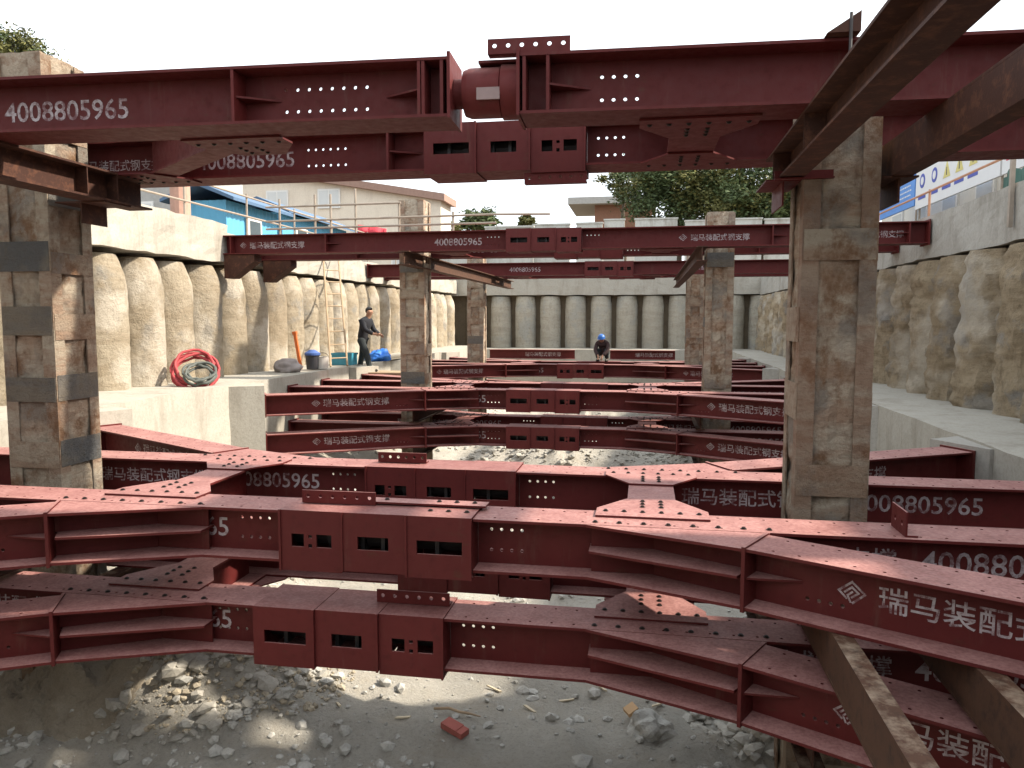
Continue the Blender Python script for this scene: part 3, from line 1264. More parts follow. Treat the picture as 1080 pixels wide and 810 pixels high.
# ------------------------------------------------------------------ columns
def column_proto(seed, zadd=0.0, grey=.45):
    s = .56
    parts = []
    rndc = random.Random(seed)
    z0, z1 = -4.4, 2.2 + zadd
    # core
    mb = MB()
    n, m = 7, 110
    off = Vector((seed * 5.0, 3, 1))
    per = []
    c = s / 2 - .012
    for i in range(n):
        per.append((-c + 2 * c * i / n, -c))
    for i in range(n):
        per.append((c, -c + 2 * c * i / n))
    for i in range(n):
        per.append((c - 2 * c * i / n, c))
    for i in range(n):
        per.append((-c, c - 2 * c * i / n))
    k = len(per)
    for j in range(m + 1):
        z = z0 + (z1 - z0) * j / m
        for (a, b) in per:
            p = Vector((a * 4, b * 4, z * 2.2)) + off
            q = 1 - .05 + .12 * mnoise.noise(p) + .09 * mnoise.noise(p * 2.6) + .06 * mnoise.noise(p * 6)
            q = min(q, .995)
            mb.v.append((a * q, b * q, z))
    for j in range(m):
        for i in range(k):
            i2 = (i + 1) % k
            mb.f.append((j * k + i, j * k + i2, (j + 1) * k + i2, (j + 1) * k + i))
    mb.f.append([m * k + i for i in range(k)])
    parts.append(("core", mb, MUD))
    for (sx, sy) in ((-1, -1), (1, -1), (1, 1), (-1, 1)):
        mb = MB()
        e = s / 2
        L, t = .13, .014
        mb.box(min(sx * e, sx * (e - L)), max(sx * e, sx * (e - L)), min(sy * e, sy * (e - t)), max(sy * e, sy * (e - t)), z0, z1 - .02)
        mb.box(min(sx * e, sx * (e - t)), max(sx * e, sx * (e - t)), min(sy * (e - t), sy * (e - L)), max(sy * (e - t), sy * (e - L)), z0, z1 - .021)
        parts.append(("corner_angle", mb, ANGLE))
    z = -3.9
    while z < 1.9:
        hh = .26
        for f in range(4):
            if rndc.random() < (.70 if seed == 2 else .42):
                continue
            mb = MB()
            mb.M = Matrix.Rotation(f * pi / 2, 4, 'Z')
            jz = rndc.uniform(-.03, .03)
            hj = hh * rndc.uniform(.75, 1.15)
            mb.box(-s / 2 + .012, s / 2 - .012, -s / 2 - .006, -s / 2 - .001, z + jz, z + jz + hj)
            parts.append(("batten_plate", mb, BATT if rndc.random() < grey else BATTM))
        z += .62
    return parts


def column(x, y, label, seed, ztop=0.0):
    t = empty("support_column", (x, y, 0), label, "column", "support columns standing in the pit")
    for nm, mb, mat in column_proto(seed, ztop, {1: .75, 2: .0}.get(seed, .45)):
        mb.build(nm, mat, t)
    return t


YC = 6.63
column(-5.80, YC, "mud-caked lattice column at the left edge, one side sunlit", 1, .27)
column(1.49, YC, "big mud-caked lattice column standing at the right, nearest the camera", 2, -.25)
column(-5.08, 16.5, "slim column behind the walking worker in dark clothes", 3, .42)
column(1.50, 16.5, "middle-distance column left of the big right column", 4)
column(-5.75, 25.8, "farthest visible column before the far wall, its right edge sunlit", 5)
column(1.60, 25.8, "farthest column hidden behind the middle-distance right column", 6)


# ------------------------------------------------------------------ joists under the struts
def joist(label, x0, x1, y0, y1, ztop, h, mat, flat_left=False, skew=0.0, brackets=(), wo=0.0):
    t = empty("steel_joist", ((x0 + x1) / 2, y1, ztop), label, "joist", "rusty joists carrying the struts")
    w = (x1 - x0) / 2
    L = y1 - y0
    mb = MB()
    mb.box(-w, w, -L, 0, -.018, 0)
    mb.box(-w, w, -L, 0, -h, -h + .018)
    if flat_left:
        mb.box(-w + .001, -w + .012, -L, -.002, -h + .0185, -.0185)
    else:
        mb.box(wo - .006, wo + .006, -L, -.002, -h + .0185, -.0185)
    o = mb.build("beam", mat, t)
    for (by, sx) in brackets:
        b = MB()
        b.box(min(wo + sx * .008, sx * (w - .005)), max(wo + sx * .008, sx * (w - .005)), by - .006, by + .006, -h + .019, -.019)
        b.build("stiffener", mat, t)
    t.rotation_euler = (0, 0, skew)
    return t


ZJ = 1.388
joist("dark rusty joist overhead on the left flank of the big right column", 1.02, 1.205, 1.2, 7.05, ZJ, .28, RUST, brackets=((-.35, -1), (-1.6, -1)), wo=.06)
joist("dark rusty joist overhead on the right flank of the big right column", 1.86, 2.02, 1.2, 7.6, ZJ, .28, RUST, True)
joist("dark joist overhead by the left column, sloping in from the frame edge", -5.22, -4.96, 2.2, 7.1, ZJ, .28, RUST, brackets=((-.5, 1), (-.9, 1)))
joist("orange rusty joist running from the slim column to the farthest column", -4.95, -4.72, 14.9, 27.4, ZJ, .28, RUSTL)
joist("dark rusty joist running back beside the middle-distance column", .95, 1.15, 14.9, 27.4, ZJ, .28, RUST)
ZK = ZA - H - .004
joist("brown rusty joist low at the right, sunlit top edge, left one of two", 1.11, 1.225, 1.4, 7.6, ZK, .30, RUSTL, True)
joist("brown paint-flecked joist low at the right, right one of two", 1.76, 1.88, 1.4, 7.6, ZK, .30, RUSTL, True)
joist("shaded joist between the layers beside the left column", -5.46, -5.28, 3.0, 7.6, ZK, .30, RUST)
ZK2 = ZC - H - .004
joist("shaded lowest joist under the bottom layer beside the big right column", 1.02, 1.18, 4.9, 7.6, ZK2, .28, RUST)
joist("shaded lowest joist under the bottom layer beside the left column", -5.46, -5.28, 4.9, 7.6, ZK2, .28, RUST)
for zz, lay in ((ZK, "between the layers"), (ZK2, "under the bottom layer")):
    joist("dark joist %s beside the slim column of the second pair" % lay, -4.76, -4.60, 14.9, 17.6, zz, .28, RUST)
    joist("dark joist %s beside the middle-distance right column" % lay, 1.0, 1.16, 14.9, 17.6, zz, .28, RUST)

# brackets welded to the columns
def bracket(label, x0, x1, y0, y1, z, mat):
    mb = MB()
    mb.box(x0, x1, y0, y1, z - .014, z)
    xm = (x0 + x1) / 2
    mb.box(xm - .007, xm + .007, y0 + .02, y1 - .02, z - .20, z - .0145)
    return tag(mb.build("support_bracket", mat), label, "bracket", "steel brackets on the columns")


bracket("dark bracket under the overhead joist on the left column", -5.50, -4.98, 6.42, 6.80, ZJ - .281, RUST)
bracket("red-brown bracket plate under the left joist of the big right column", .93, 1.20, 6.40, 6.95, ZJ - .281, RED)
bracket("dark bracket plate under the right joist of the big right column", 1.79, 2.06, 6.40, 6.90, ZJ - .281, RUST)
for y in (15.3, 17.0):
    mb = MB()
    mb.M = Matrix.Translation((-8.93, y, ZJ - .004)) @ Matrix.Rotation(radians(90), 4, 'X')
    mb.prism([(0, 0), (.70, 0), (.70, -.14), (.18, -.50), (0, -.50)], -.16, .16)
    tag(mb.build("support_bracket", RUST), "dark wall bracket under the %s line of the second top strut pair" % ("front" if y < 16 else "rear"), "bracket", "steel brackets on the left wall")
mb = MB()
mb.box(.98, 1.42, 6.325, 6.335, ZJ - .30, ZJ - .23)
mb.box(.98, 1.42, 6.28, 6.3245, ZJ - .30, ZJ - .29)
tag(mb.build("angle_cleat", RED), "small red angle cleat across the big right column top", "bracket")


# ------------------------------------------------------------------ guard rails
def rail(label, posts, rails, mat, grp="pipe guard rails"):
    o0 = Vector(posts[0][0])
    t = empty("guard_rail", o0, label, "guard rail", grp)
    for (a, b) in posts:
        MB().tube([Vector(a) - o0, Vector(b) - o0], .024, 8).build("post", mat, t, True)
    for p in rails:
        MB().tube([Vector(q) - o0 for q in p], .022, 8).build("rail", mat, t, True)


rail("pale pipe guard rail along the top of the left cap beam",
     [((-9.4, y, 1.9), (-9.4, y + .02, 2.98)) for y in (9.5, 12, 14.5, 17, 19.5, 22, 25, 28, 31)],
     [[(-9.37, 8.5, 2.92), (-9.37, 20, 2.90), (-9.37, 32, 2.93)], [(-9.37, 8.5, 2.42), (-9.37, 20, 2.45), (-9.37, 32, 2.42)]], PIPE)
rail("thin pipe railing standing on the second top strut pair at left",
     [((x, 15.3, ZT - .005), (x, 15.3, h)) for x, h in ((-7.7, 2.55), (-6.9, 2.62), (-6.55, 2.62), (-6.0, 2.72), (-5.05, 2.42), (-3.9, 2.2))],
     [[(-8.0, 15.27, 2.38), (-5.0, 15.27, 2.40)], [(-8.0, 15.27, 2.08), (-3.0, 15.27, 2.12), (-1.9, 15.27, 2.10)], [(-8.0, 15.27, 1.92), (-3.0, 15.27, 1.95)]], PIPE)
rail("orange pipe guard rail on the right cap beam in front of the safety boards",
     [((5.42, 16.2, 1.86), (5.42, 16.2, 2.52)), ((5.42, 19.5, 1.86), (5.42, 19.5, 2.52)), ((5.42, 9.5, 1.86), (5.42, 9.5, 2.52))],
     [[(5.40, 7.5, 2.47), (5.40, 14, 2.48), (5.40, 24, 2.47)]], PIPEO)
mb = MB()
mb.box(5.03, 5.085, 11.9, 11.96, 1.30, 2.35)
tag(mb.build("steel_post", PIPE), "rusty upright post fixed to the face of the right cap beam", "post")

# ------------------------------------------------------------------ ladder, tools and stores on the left ledge
def ladder():
    a, b = Vector((-7.75, 18.45, -1.20)), Vector((-8.98, 20.9, 2.0))
    t = empty("ladder", a, "steel ladder leaning on the left wall beside the walking worker", "ladder")
    side = Vector((.18, .30, 0)).normalized() * .26
    for s in (-1, 1):
        MB().tube([side * s, b - a + side * s], .026, 6).build("stile", WOOD, t)
    for k in range(9):
        p = (b - a) * ((k + .6) / 9.4)
        MB().tube([p - side, p + side], .019, 6).build("rung", WOOD, t)


ladder()


def torus_coil(name, mat, loc, R, r, turns, label, cat, tilt=(0, 0, 0), seed=1):
    rn = random.Random(seed)
    path = []
    N = turns * 28
    for k in range(N):
        a = 2 * pi * k / 28
        rr = R + .05 * sin(k * .37) + rn.uniform(-.01, .01)
        path.append((cos(a) * rr, sin(a) * rr, .05 + .035 * (k / 28) + rn.uniform(-.006, .006)))
    o = MB().tube(path, r, 7).build(name, mat, None, True)
    o.location = loc
    o.rotation_euler = tilt
    return tag(o, label, cat)


ROPE = mat_plain("red_hose_rubber", (.36, .050, .055), .7)
GHOSE = mat_plain("dark_green_hose_rubber", (.09, .10, .09), .7)
torus_coil("hose_coil", ROPE, (-8.33, 13.0, -1.03), .37, .026, 5, "coil of bright red hose leaning against the left piles", "hose", (radians(42), radians(38), 0))
torus_coil("hose_coil", GHOSE, (-8.15, 12.85, -1.08), .24, .026, 4, "coil of dark hose lying in front of the red hose", "hose", (radians(30), radians(26), 0), 4)


def bucket(loc, r, h, mat, label, lid=None, lidmat=None):
    t = empty("bucket", loc, label, "bucket")
    mb = MB()
    mb.tube([(0, 0, 0), (0, 0, .02), (0, 0, h * .9), (0, 0, h)], [r * .82, r * .84, r * .98, r * 1.04], 20, caps=False)
    mb.tube([(0, 0, h), (0, 0, .03)], [r * .97, r * .78], 20, caps=False)
    mb.tube([(0, 0, .0), (0, 0, .03)], r * .8, 20)
    mb.build("shell", mat, t, False, False)
    pts = [(cos(a) * r * 1.03, 0, h * .93 + sin(a) * r * .7) for a in [k * pi / 10 for k in range(11)]]
    MB().tube(pts, .007, 5).build("handle", DARK, t)
    if lid:
        MB().tube([(0, 0, h), (0, 0, h + .05), (0, 0, h + .13)], [r * 1.12, r * 1.12, r * .4], 20).build("lid", lidmat, t)
    return t


BLUE = mat_plain("blue_plastic", (.05, .10, .28), .45)
TEAL = mat_plain("teal_plastic", (.05, .26, .36), .5)
WHITEP = mat_plain("dirty_white_plastic", (.5, .48, .44), .6)
BLACKP = mat_plain("black_plastic", (.03, .03, .035), .5)
ORANGE = mat_plain("orange_enamel", (.55, .13, .03), .5)
SACK = mat_plain("grey_sackcloth", (.28, .25, .24), .95)
bucket((-7.95, 17.3, -1.2), .17, .34, BLACKP, "black bucket with a domed blue lid on the left ledge", True, BLUE)
bucket((-7.76, 17.45, -1.2), .16, .30, WHITEP, "dirty white bucket beside the black bucket on the ledge")


def blob(name, mat, loc, dims, label, cat, seed, rough=.25):
    bm = bmesh.new()
    bmesh.ops.create_icosphere(bm, subdivisions=4, radius=1)
    off = Vector((seed * 3.7, seed, 0))
    for v in bm.verts:
        q = v.co * (1 + rough * mnoise.noise(v.co * 1.6 + off) + rough * .5 * mnoise.noise(v.co * 4 + off))
        if q.z < -.45:
            q.z = -.45
        v.co = Vector((q.x * dims[0], q.y * dims[1], (q.z + .45) * dims[2]))
    me = bpy.data.meshes.new(name)
    bm.to_mesh(me)
    bm.free()
    me.polygons.foreach_set("use_smooth", [True] * len(me.polygons))
    me.materials.append(mat)
    o = link(name, me)
    o.location = loc
    return tag(o, label, cat)


blob("sack", SACK, (-8.2, 16.5, -1.22), (.32, .28, .22), "lumpy grey sack on the left ledge beside the orange bar", "sack", 3)
TARP = mat_plain("blue_tarpaulin", (.02, .14, .50), .5)
blob("tarpaulin", TARP, (-7.80, 21.6, -1.22), (.34, .42, .22), "crumpled bright blue tarpaulin on the ledge behind the walking worker", "tarpaulin", 8, .5)
mb = MB()
mb.box(-.035, .035, -.03, .03, 0, .86)
mb.box(-.05, .05, -.045, .045, .86, .93)
o = mb.build("orange_bar", ORANGE)
o.location = (-8.3, 17.4, -1.21)
o.rotation_euler = (radians(4), radians(-7), 0)
tag(o, "upright orange steel bar leaning by the left piles", "bar")


def crate():
    t = empty("plastic_crate", (-7.95, 19.3, -1.21), "teal plastic crate standing behind the ladder foot", "crate")
    mb = MB()
    for (x0, x1, y0, y1) in ((-.28, .28, -.2, -.18), (-.28, .28, .18, .2), (-.28, -.26, -.18, .18), (.26, .28, -.18, .18)):
        mb.box(x0, x1, y0, y1, 0, .32)
    mb.box(-.26, .26, -.18, .18, 0, .02)
    mb.build("body", TEAL, t)
    r = MB()
    r.box(-.30, .30, -.225, -.2005, .27, .32)
    r.box(-.30, .30, .2005, .225, .27, .32)
    r.build("rim", TEAL, t)


crate()


def planks(loc, n, L, label, mat, seed, rz=0, grp=None):
    rn = random.Random(seed)
    t = empty("timber_planks", loc, label, "planks", grp)
    t.rotation_euler = (0, 0, rz)
    for k in range(n):
        mb = MB()
        mb.M = Matrix.Rotation(rn.uniform(-.05, .05), 4, 'Z')
        y = (k % 4) * .21 - .4
        z = (k // 4) * .052
        mb.box(-L / 2 + rn.uniform(-.1, .1), L / 2 + rn.uniform(-.1, .1), y, y + .19, z, z + .045)
        mb.build("plank", mat, t)


PALE = mat_plain("pale_new_timber", (.52, .45, .34), .85)
planks((-7.05, 19.45, -1.49), 8, 1.9, "dark plank platform under the walking worker", WOOD, 2)
planks((-7.85, 22.2, -1.20), 8, 1.1, "stack of pale planks on the ledge past the blue tarpaulin", PALE, 6, 1.5)


# ------------------------------------------------------------------ people
def skin(name, mat, pts, edges, parent, sub=2):
    me = bpy.data.meshes.new(name)
    bm = bmesh.new()
    lay = bm.verts.layers.skin.verify()
    vv = []
    for i, p in enumerate(pts):
        v = bm.verts.new(p[:3])
        v[lay].radius = (p[3], p[4] if len(p) > 4 else p[3])
        v[lay].use_root = (i == 0)
        vv.append(v)
    for a, b in edges:
        bm.edges.new((vv[a], vv[b]))
    bm.to_mesh(me)
    bm.free()
    me.materials.append(mat)
    o = link(name, me, parent)
    m = o.modifiers.new("skin", 'SKIN')
    m.use_smooth_shade = True
    s = o.modifiers.new("sub", 'SUBSURF')
    s.levels = s.render_levels = sub
    return o


SKIN = mat_plain("skin", (.36, .20, .13), .6, .15)
CLOTH = mat_plain("black_jacket_cloth", (.016, .017, .022), .9, .4)
TROUS = mat_plain("dark_trouser_cloth", (.022, .028, .030), .9, .4)
HAIR = mat_plain("black_hair", (.010, .009, .008), .6)
SHOE = mat_plain("dark_shoe_leather", (.03, .025, .02), .6)
VEST = mat_plain("dark_brown_jacket_cloth", (.05, .03, .03), .9, .4)
HELM = mat_plain("blue_helmet_plastic", (.03, .13, .42), .35)


def sphere_part(name, mat, c, r, parent, rot=None, cut=None, sub=3):
    bm = bmesh.new()
    bmesh.ops.create_uvsphere(bm, u_segments=20, v_segments=12, radius=1)
    if cut is not None:
        bmesh.ops.delete(bm, geom=[v for v in bm.verts if v.co.z < cut], context='VERTS')
    for v in bm.verts:
        v.co = Vector((v.co.x * r[0], v.co.y * r[1], v.co.z * r[2]))
        if rot is not None:
            v.co = rot @ v.co
        v.co += Vector(c)
    me = bpy.data.meshes.new(name)
    bm.to_mesh(me)
    bm.free()
    me.polygons.foreach_set("use_smooth", [True] * len(me.polygons))
    me.materials.append(mat)
    return link(name, me, parent)


def hand_chain(pts, edges, w, d, up):
    """adds palm and five fingers after wrist index w; d = direction, up = thumb side"""
    d, up = Vector(d).normalized(), Vector(up).normalized()
    W = Vector(pts[w][:3])
    pal = W + d * .08
    pts.append((*pal, .030, .018))
    ip = len(pts) - 1
    edges.append((w, ip))
    side = up
    bend = d.cross(side).normalized()
    for k, (o, L) in enumerate(((.030, .075), (.010, .085), (-.010, .080), (-.030, .062))):
        a = pal + side * o + d * .025
        b = a + d * L * .55 + bend * .012
        c = b + d * L * .40 + bend * .030
        i0 = len(pts)
        pts += [(*a, .010), (*b, .009), (*c, .008)]
        edges += [(ip, i0), (i0, i0 + 1), (i0 + 1, i0 + 2)]
    a = W + d * .04 + side * .035
    b = a + d * .035 + side * .028
    i0 = len(pts)
    pts += [(*a, .012), (*b, .010)]
    edges += [(ip, i0), (i0, i0 + 1)]


def head_shape(parent_body_pts, c, face):
    pass


def face_bits(body, c, f, r=.1):
    """nose, ears as small shapes on the body's head; eyes dark"""
    f = Vector(f).normalized()
    s = f.cross(Vector((0, 0, 1))).normalized()
    c = Vector(c)
    for k in (-1, 1):
        sphere_part("eye", HAIR, c + f * .093 + s * .034 * k + Vector((0, 0, .012)), (.011, .011, .008), body)


def person_walking():
    t = empty("person", (-7.52, 19.5, -1.40), "worker in dark clothes walking on planks, arms reaching forward", "person")
    t.rotation_euler = (0, 0, radians(-12))
    # x = facing direction
    P = [(0, 0, .88, .13, .10), (.04, 0, 1.06, .12, .10), (.11, 0, 1.24, .145, .11), (.16, 0, 1.38, .11, .09), (.20, 0, 1.47, .052), (.25, 0, 1.57, .082), (.262, 0, 1.655, .084),
         (.14, .19, 1.36, .062), (.22, .23, 1.12, .048), (.44, .16, 1.00, .036),
         (.14, -.19, 1.36, .062), (.24, -.23, 1.13, .048), (.47, -.17, 1.02, .036),
         (-.01, .10, .84, .092), (-.07, .11, .47, .066), (-.17, .11, .10, .045), (-.04, .12, .035, .038),
         (.03, -.10, .84, .092), (.20, -.10, .47, .066), (.30, -.10, .09, .045), (.44, -.10, .035, .038)]
    E = [(0, 1), (1, 2), (2, 3), (3, 4), (4, 5), (5, 6), (3, 7), (7, 8), (8, 9), (3, 10), (10, 11), (11, 12), (0, 13), (13, 14), (14, 15), (15, 16), (0, 17), (17, 18), (18, 19), (19, 20)]
    hand_chain(P, E, 9, (.9, -.1, -.35), (.2, 0, .9))
    hand_chain(P, E, 12, (.95, .1, -.2), (.2, 0, .9))
    P.append((.352, 0, 1.60, .016))
    E.append((5, len(P) - 1))
    for s in (-1, 1):
        P.append((.255, s * .092, 1.605, .018, .026))
        E.append((5, len(P) - 1))
    Q = [(q[0], q[1], q[2], q[3] * .72, (q[4] if len(q) > 4 else q[3]) * .72) if (k < 4 or k in (7, 8, 10, 11, 13, 14, 17, 18)) else q for k, q in enumerate(P)]
    body = skin("body", SKIN, Q, E, t)
    face_bits(body, (.25, 0, 1.605), (1, 0, -.1))
    j = [P[i] for i in range(0, 4)] + [P[i] for i in (7, 8, 9, 10, 11, 12)]
    g = [(q[0], q[1], q[2], q[3] + .022, (q[4] if len(q) > 4 else q[3]) + .022) for q in j]
    g[0] = (-.01, 0, .77, .165, .145)
    g[1] = (*g[1][:3], .160, .135)
    g[2] = (*g[2][:3], .185, .145)
    g[3] = (.165, 0, 1.42, .13, .12)
    g.append((.20, 0, 1.50, .085, .085))
    skin("jacket", CLOTH, g, [(3, 10), (0, 1), (1, 2), (2, 3), (3, 4), (4, 5), (5, 6), (3, 7), (7, 8), (8, 9)], t)
    j = [P[i] for i in (0, 13, 14, 15, 17, 18, 19)]
    g = [(q[0], q[1], q[2] - (.02 if k == 0 else 0), q[3] + .026, (q[4] if len(q) > 4 else q[3]) + .026) for k, q in enumerate(j)]
    g[0] = (*g[0][:3], .115, .10)
    skin("trousers", TROUS, g, [(0, 1), (1, 2), (2, 3), (0, 4), (4, 5), (5, 6)], t)
    sphere_part("hair", HAIR, (.236, 0, 1.635), (.105, .098, .110), t, Matrix.Rotation(radians(-42), 3, 'Y'), -.25)
    for (x, y) in ((-.12, .115), (.36, -.10)):
        sphere_part("shoe", SHOE, (x + .03, y, .045), (.15, .055, .06), t, None, -.8)


person_walking()


def person_crouching():
    t = empty("person", (-1.42, 26.2, ZA + .002), "crouching worker in a blue helmet on a far strut", "person")
    t.rotation_euler = (0, 0, radians(-100))
    P = [(-.22, 0, .30, .14, .11), (-.12, 0, .44, .13, .11), (.0, 0, .58, .145, .115), (.09, 0, .67, .10, .085), (.16, 0, .71, .052), (.225, 0, .755, .080), (.26, 0, .83, .082),
         (.06, .19, .62, .060), (.22, .22, .38, .047), (.36, .08, .22, .036),
         (.06, -.19, .62, .060), (.22, -.22, .38, .047), (.36, -.08, .22, .036),
         (-.20, .11, .28, .092), (.18, .17, .42, .068), (.02, .15, .09, .046), (.17, .16, .035, .038),
         (-.20, -.11, .28, .092), (.18, -.17, .42, .068), (.02, -.15, .09, .046), (.17, -.16, .035, .038)]
    E = [(0, 1), (1, 2), (2, 3), (3, 4), (4, 5), (5, 6), (3, 7), (7, 8), (8, 9), (3, 10), (10, 11), (11, 12), (0, 13), (13, 14), (14, 15), (15, 16), (0, 17), (17, 18), (18, 19), (19, 20)]
    hand_chain(P, E, 9, (.5, -.2, -.8), (0, -.8, .3))
    hand_chain(P, E, 12, (.5, .2, -.8), (0, .8, .3))
    P.append((.34, 0, .77, .016))
    E.append((5, len(P) - 1))
    for s in (-1, 1):
        P.append((.235, s * .092, .785, .018, .026))
        E.append((5, len(P) - 1))
    Q = [(q[0], q[1], q[2], q[3] * .72, (q[4] if len(q) > 4 else q[3]) * .72) if (k < 4 or k in (7, 8, 10, 11, 13, 14, 17, 18)) else q for k, q in enumerate(P)]
    body = skin("body", SKIN, Q, E, t)
    face_bits(body, (.235, 0, .79), (1, 0, -.25))
    j = [P[i] for i in range(0, 4)] + [P[i] for i in (7, 8, 9, 10, 11, 12)]
    g = [(q[0], q[1], q[2], q[3] + .024, (q[4] if len(q) > 4 else q[3]) + .024) for q in j]
    g[0] = (-.235, 0, .27, .17, .14)
    g[1] = (*g[1][:3], .165, .14)
    g[2] = (*g[2][:3], .185, .145)
    g[3] = (.11, 0, .69, .12, .11)
    g.append((.155, 0, .72, .08, .08))
    skin("jacket", VEST, g, [(3, 10), (0, 1), (1, 2), (2, 3), (3, 4), (4, 5), (5, 6), (3, 7), (7, 8), (8, 9)], t)
    j = [P[i] for i in (0, 13, 14, 15, 17, 18, 19)]
    g = [(q[0], q[1], q[2] - (.02 if k == 0 else 0), q[3] + .026, (q[4] if len(q) > 4 else q[3]) + .026) for k, q in enumerate(j)]
    g[0] = (*g[0][:3], .115, .10)
    skin("trousers", TROUS, g, [(0, 1), (1, 2), (2, 3), (0, 4), (4, 5), (5, 6)], t)
    for s in (-1, 1):
        sphere_part("shoe", SHOE, (.09, s * .155, .042), (.15, .055, .06), t, None, -.8)
    h = sphere_part("helmet", HELM, (.235, 0, .83), (.145, .125, .12), t, Matrix.Rotation(radians(14), 3, 'Y'), -.12)
    b = MB()
    R = Matrix.Rotation(radians(14), 4, 'Y')
    b.M = Matrix.Translation((.245, 0, .815)) @ R
    b.prism([(cos(a) * (.19 if cos(a) > 0 else .152), sin(a) * .135) for a in [k * 2 * pi / 24 for k in range(24)]], -.012, .0)
    b.build("brim", HELM, h)


person_crouching()


# ------------------------------------------------------------------ background buildings
CREAM = mat_concrete("cream_render", (.70, .61, .50), (.76, .68, .57), (.60, .52, .43))
ROOFT = mat_plain("brown_roof_sheet", (.30, .19, .15), .8)
GLASS = mat_plain("pale_window_glass", (.55, .56, .55), .15, .1, 2, 0, .6)
FRAME = mat_plain("white_window_frame", (.7, .69, .66), .6, .08)
SHEET = mat_plain("blue_wall_sheet", (.10, .34, .52), .55, .12, 1.2)
SHEETD = mat_plain("dark_blue_roof_sheet", (.07, .13, .22), .6)
GREYW = mat_plain("grey_wall_panel", (.36, .35, .33), .8)
WHITEW = mat_plain("white_wall_panel", (.66, .63, .57), .8, .1)
REDB = mat_plain("red_banner_cloth", (.55, .05, .07), .7)


def cream_building():
    X1, X0, Y = pxY(466, 46), -44, 46
    t = empty("cream_building", (X1, Y, 1.8), "cream rendered building with a brown sloping roof beyond the left wall", "building")
    w = X1 - X0
    mb = MB()
    apex = w * .62
    prof = [(0, 0), (0, 5.6), (-apex, 8.8), (-w, 7.0), (-w, 0)]
    mb.M = Matrix.Rotation(radians(90), 4, 'X')
    wins = []
    mb.prism([(p[0], p[1]) for p in prof], -2.5, 0)
    mb.build("wall", CREAM, t)
    r = MB()
    r.M = Matrix.Rotation(radians(90), 4, 'X')
    r.prism([(.35, 5.42), (.35, 5.85), (-apex, 9.25), (-w - .5, 7.45), (-w - .5, 7.02), (-apex, 8.82)], -2.6, .45)
    r.build("roof", ROOFT, t)
    for (xa, z0, ww, hh) in ((-3.2, 1.3, 1.5, 1.7), (-8.0, 2.2, 1.5, 1.7), (-11.5, 2.2, 1.5, 1.7), (-15, 2.2, 1.5, 1.7), (-19, 2.2, 1.5, 1.7), (-8.0, 5.2, 1.5, 1.2), (-11.5, 5.2, 1.5, 1.2), (-15, 5.2, 1.5, 1.2)):
        f = MB()
        f.box(xa, xa + ww, -.10, -.002, z0, z0 + hh)
        fo = f.build("window", FRAME, t)
        g = MB()
        g.box(xa + .1, xa + ww / 2 - .04, -.112, -.1005, z0 + .1, z0 + hh - .1)
        g.box(xa + ww / 2 + .04, xa + ww - .1, -.112, -.1005, z0 + .1, z0 + hh - .1)
        g.build("pane", GLASS, fo)


cream_building()


def corr(mb, p0, p1, z0, z1, pitch=.25, dep=.035):
    p0, p1 = Vector((p0[0], p0[1], 0)), Vector((p1[0], p1[1], 0))
    d = p1 - p0
    L = d.length
    d.normalize()
    nn = Vector((d.y, -d.x, 0))
    n = int(L / pitch) * 2
    a = []
    for k in range(n + 1):
        q = p0 + d * L * k / n + nn * (dep if k % 2 else 0)
        a.append((q.x, q.y))
    b0 = len(mb.v)
    mb.v += [(x, y, z0) for x, y in a] + [(x, y, z1) for x, y in a]
    for k in range(n):
        mb.f.append((b0 + k, b0 + k + 1, b0 + n + 1 + k + 1, b0 + n + 1 + k))


def cabin(label, x0, x1, y0, y1, z1, windows, roof_over=.5):
    t = empty("blue_cabin", (x1, y0, 1.8), label, "cabin", "blue site cabins")
    mb = MB()
    W, L, h = x1 - x0, y1 - y0, z1 - 1.8
    mb.box(-W, -.04, .04, L - .04, 0, h)
    corr(mb, (0, L), (0, 0), 0, h)
    corr(mb, (0, 0), (-W, 0), 0, h)
    mb.build("wall", SHEET, t, fixn=False)
    r = MB()
    r.M = Matrix.Rotation(radians(90), 4, 'X')
    r.prism([(roof_over, h - .08), (roof_over, h + .02), (-W / 2, h + .55), (-W - roof_over, h + .02), (-W - roof_over, h - .08), (-W / 2, h + .42)], -L - .4, .4)
    r.build("roof", SHEETD, t)
    for (ya, ww, z0, hh) in windows:
        f = MB()
        f.box(.04, .10, ya, ya + ww, z0, z0 + hh)
        fo = f.build("window", FRAME, t)
        g = MB()
        g.box(.1005, .108, ya + .09, ya + ww - .09, z0 + .09, z0 + hh - .09)
        g.build("pane", mat_plain("dark_window_glass", (.06, .08, .09), .15), fo)


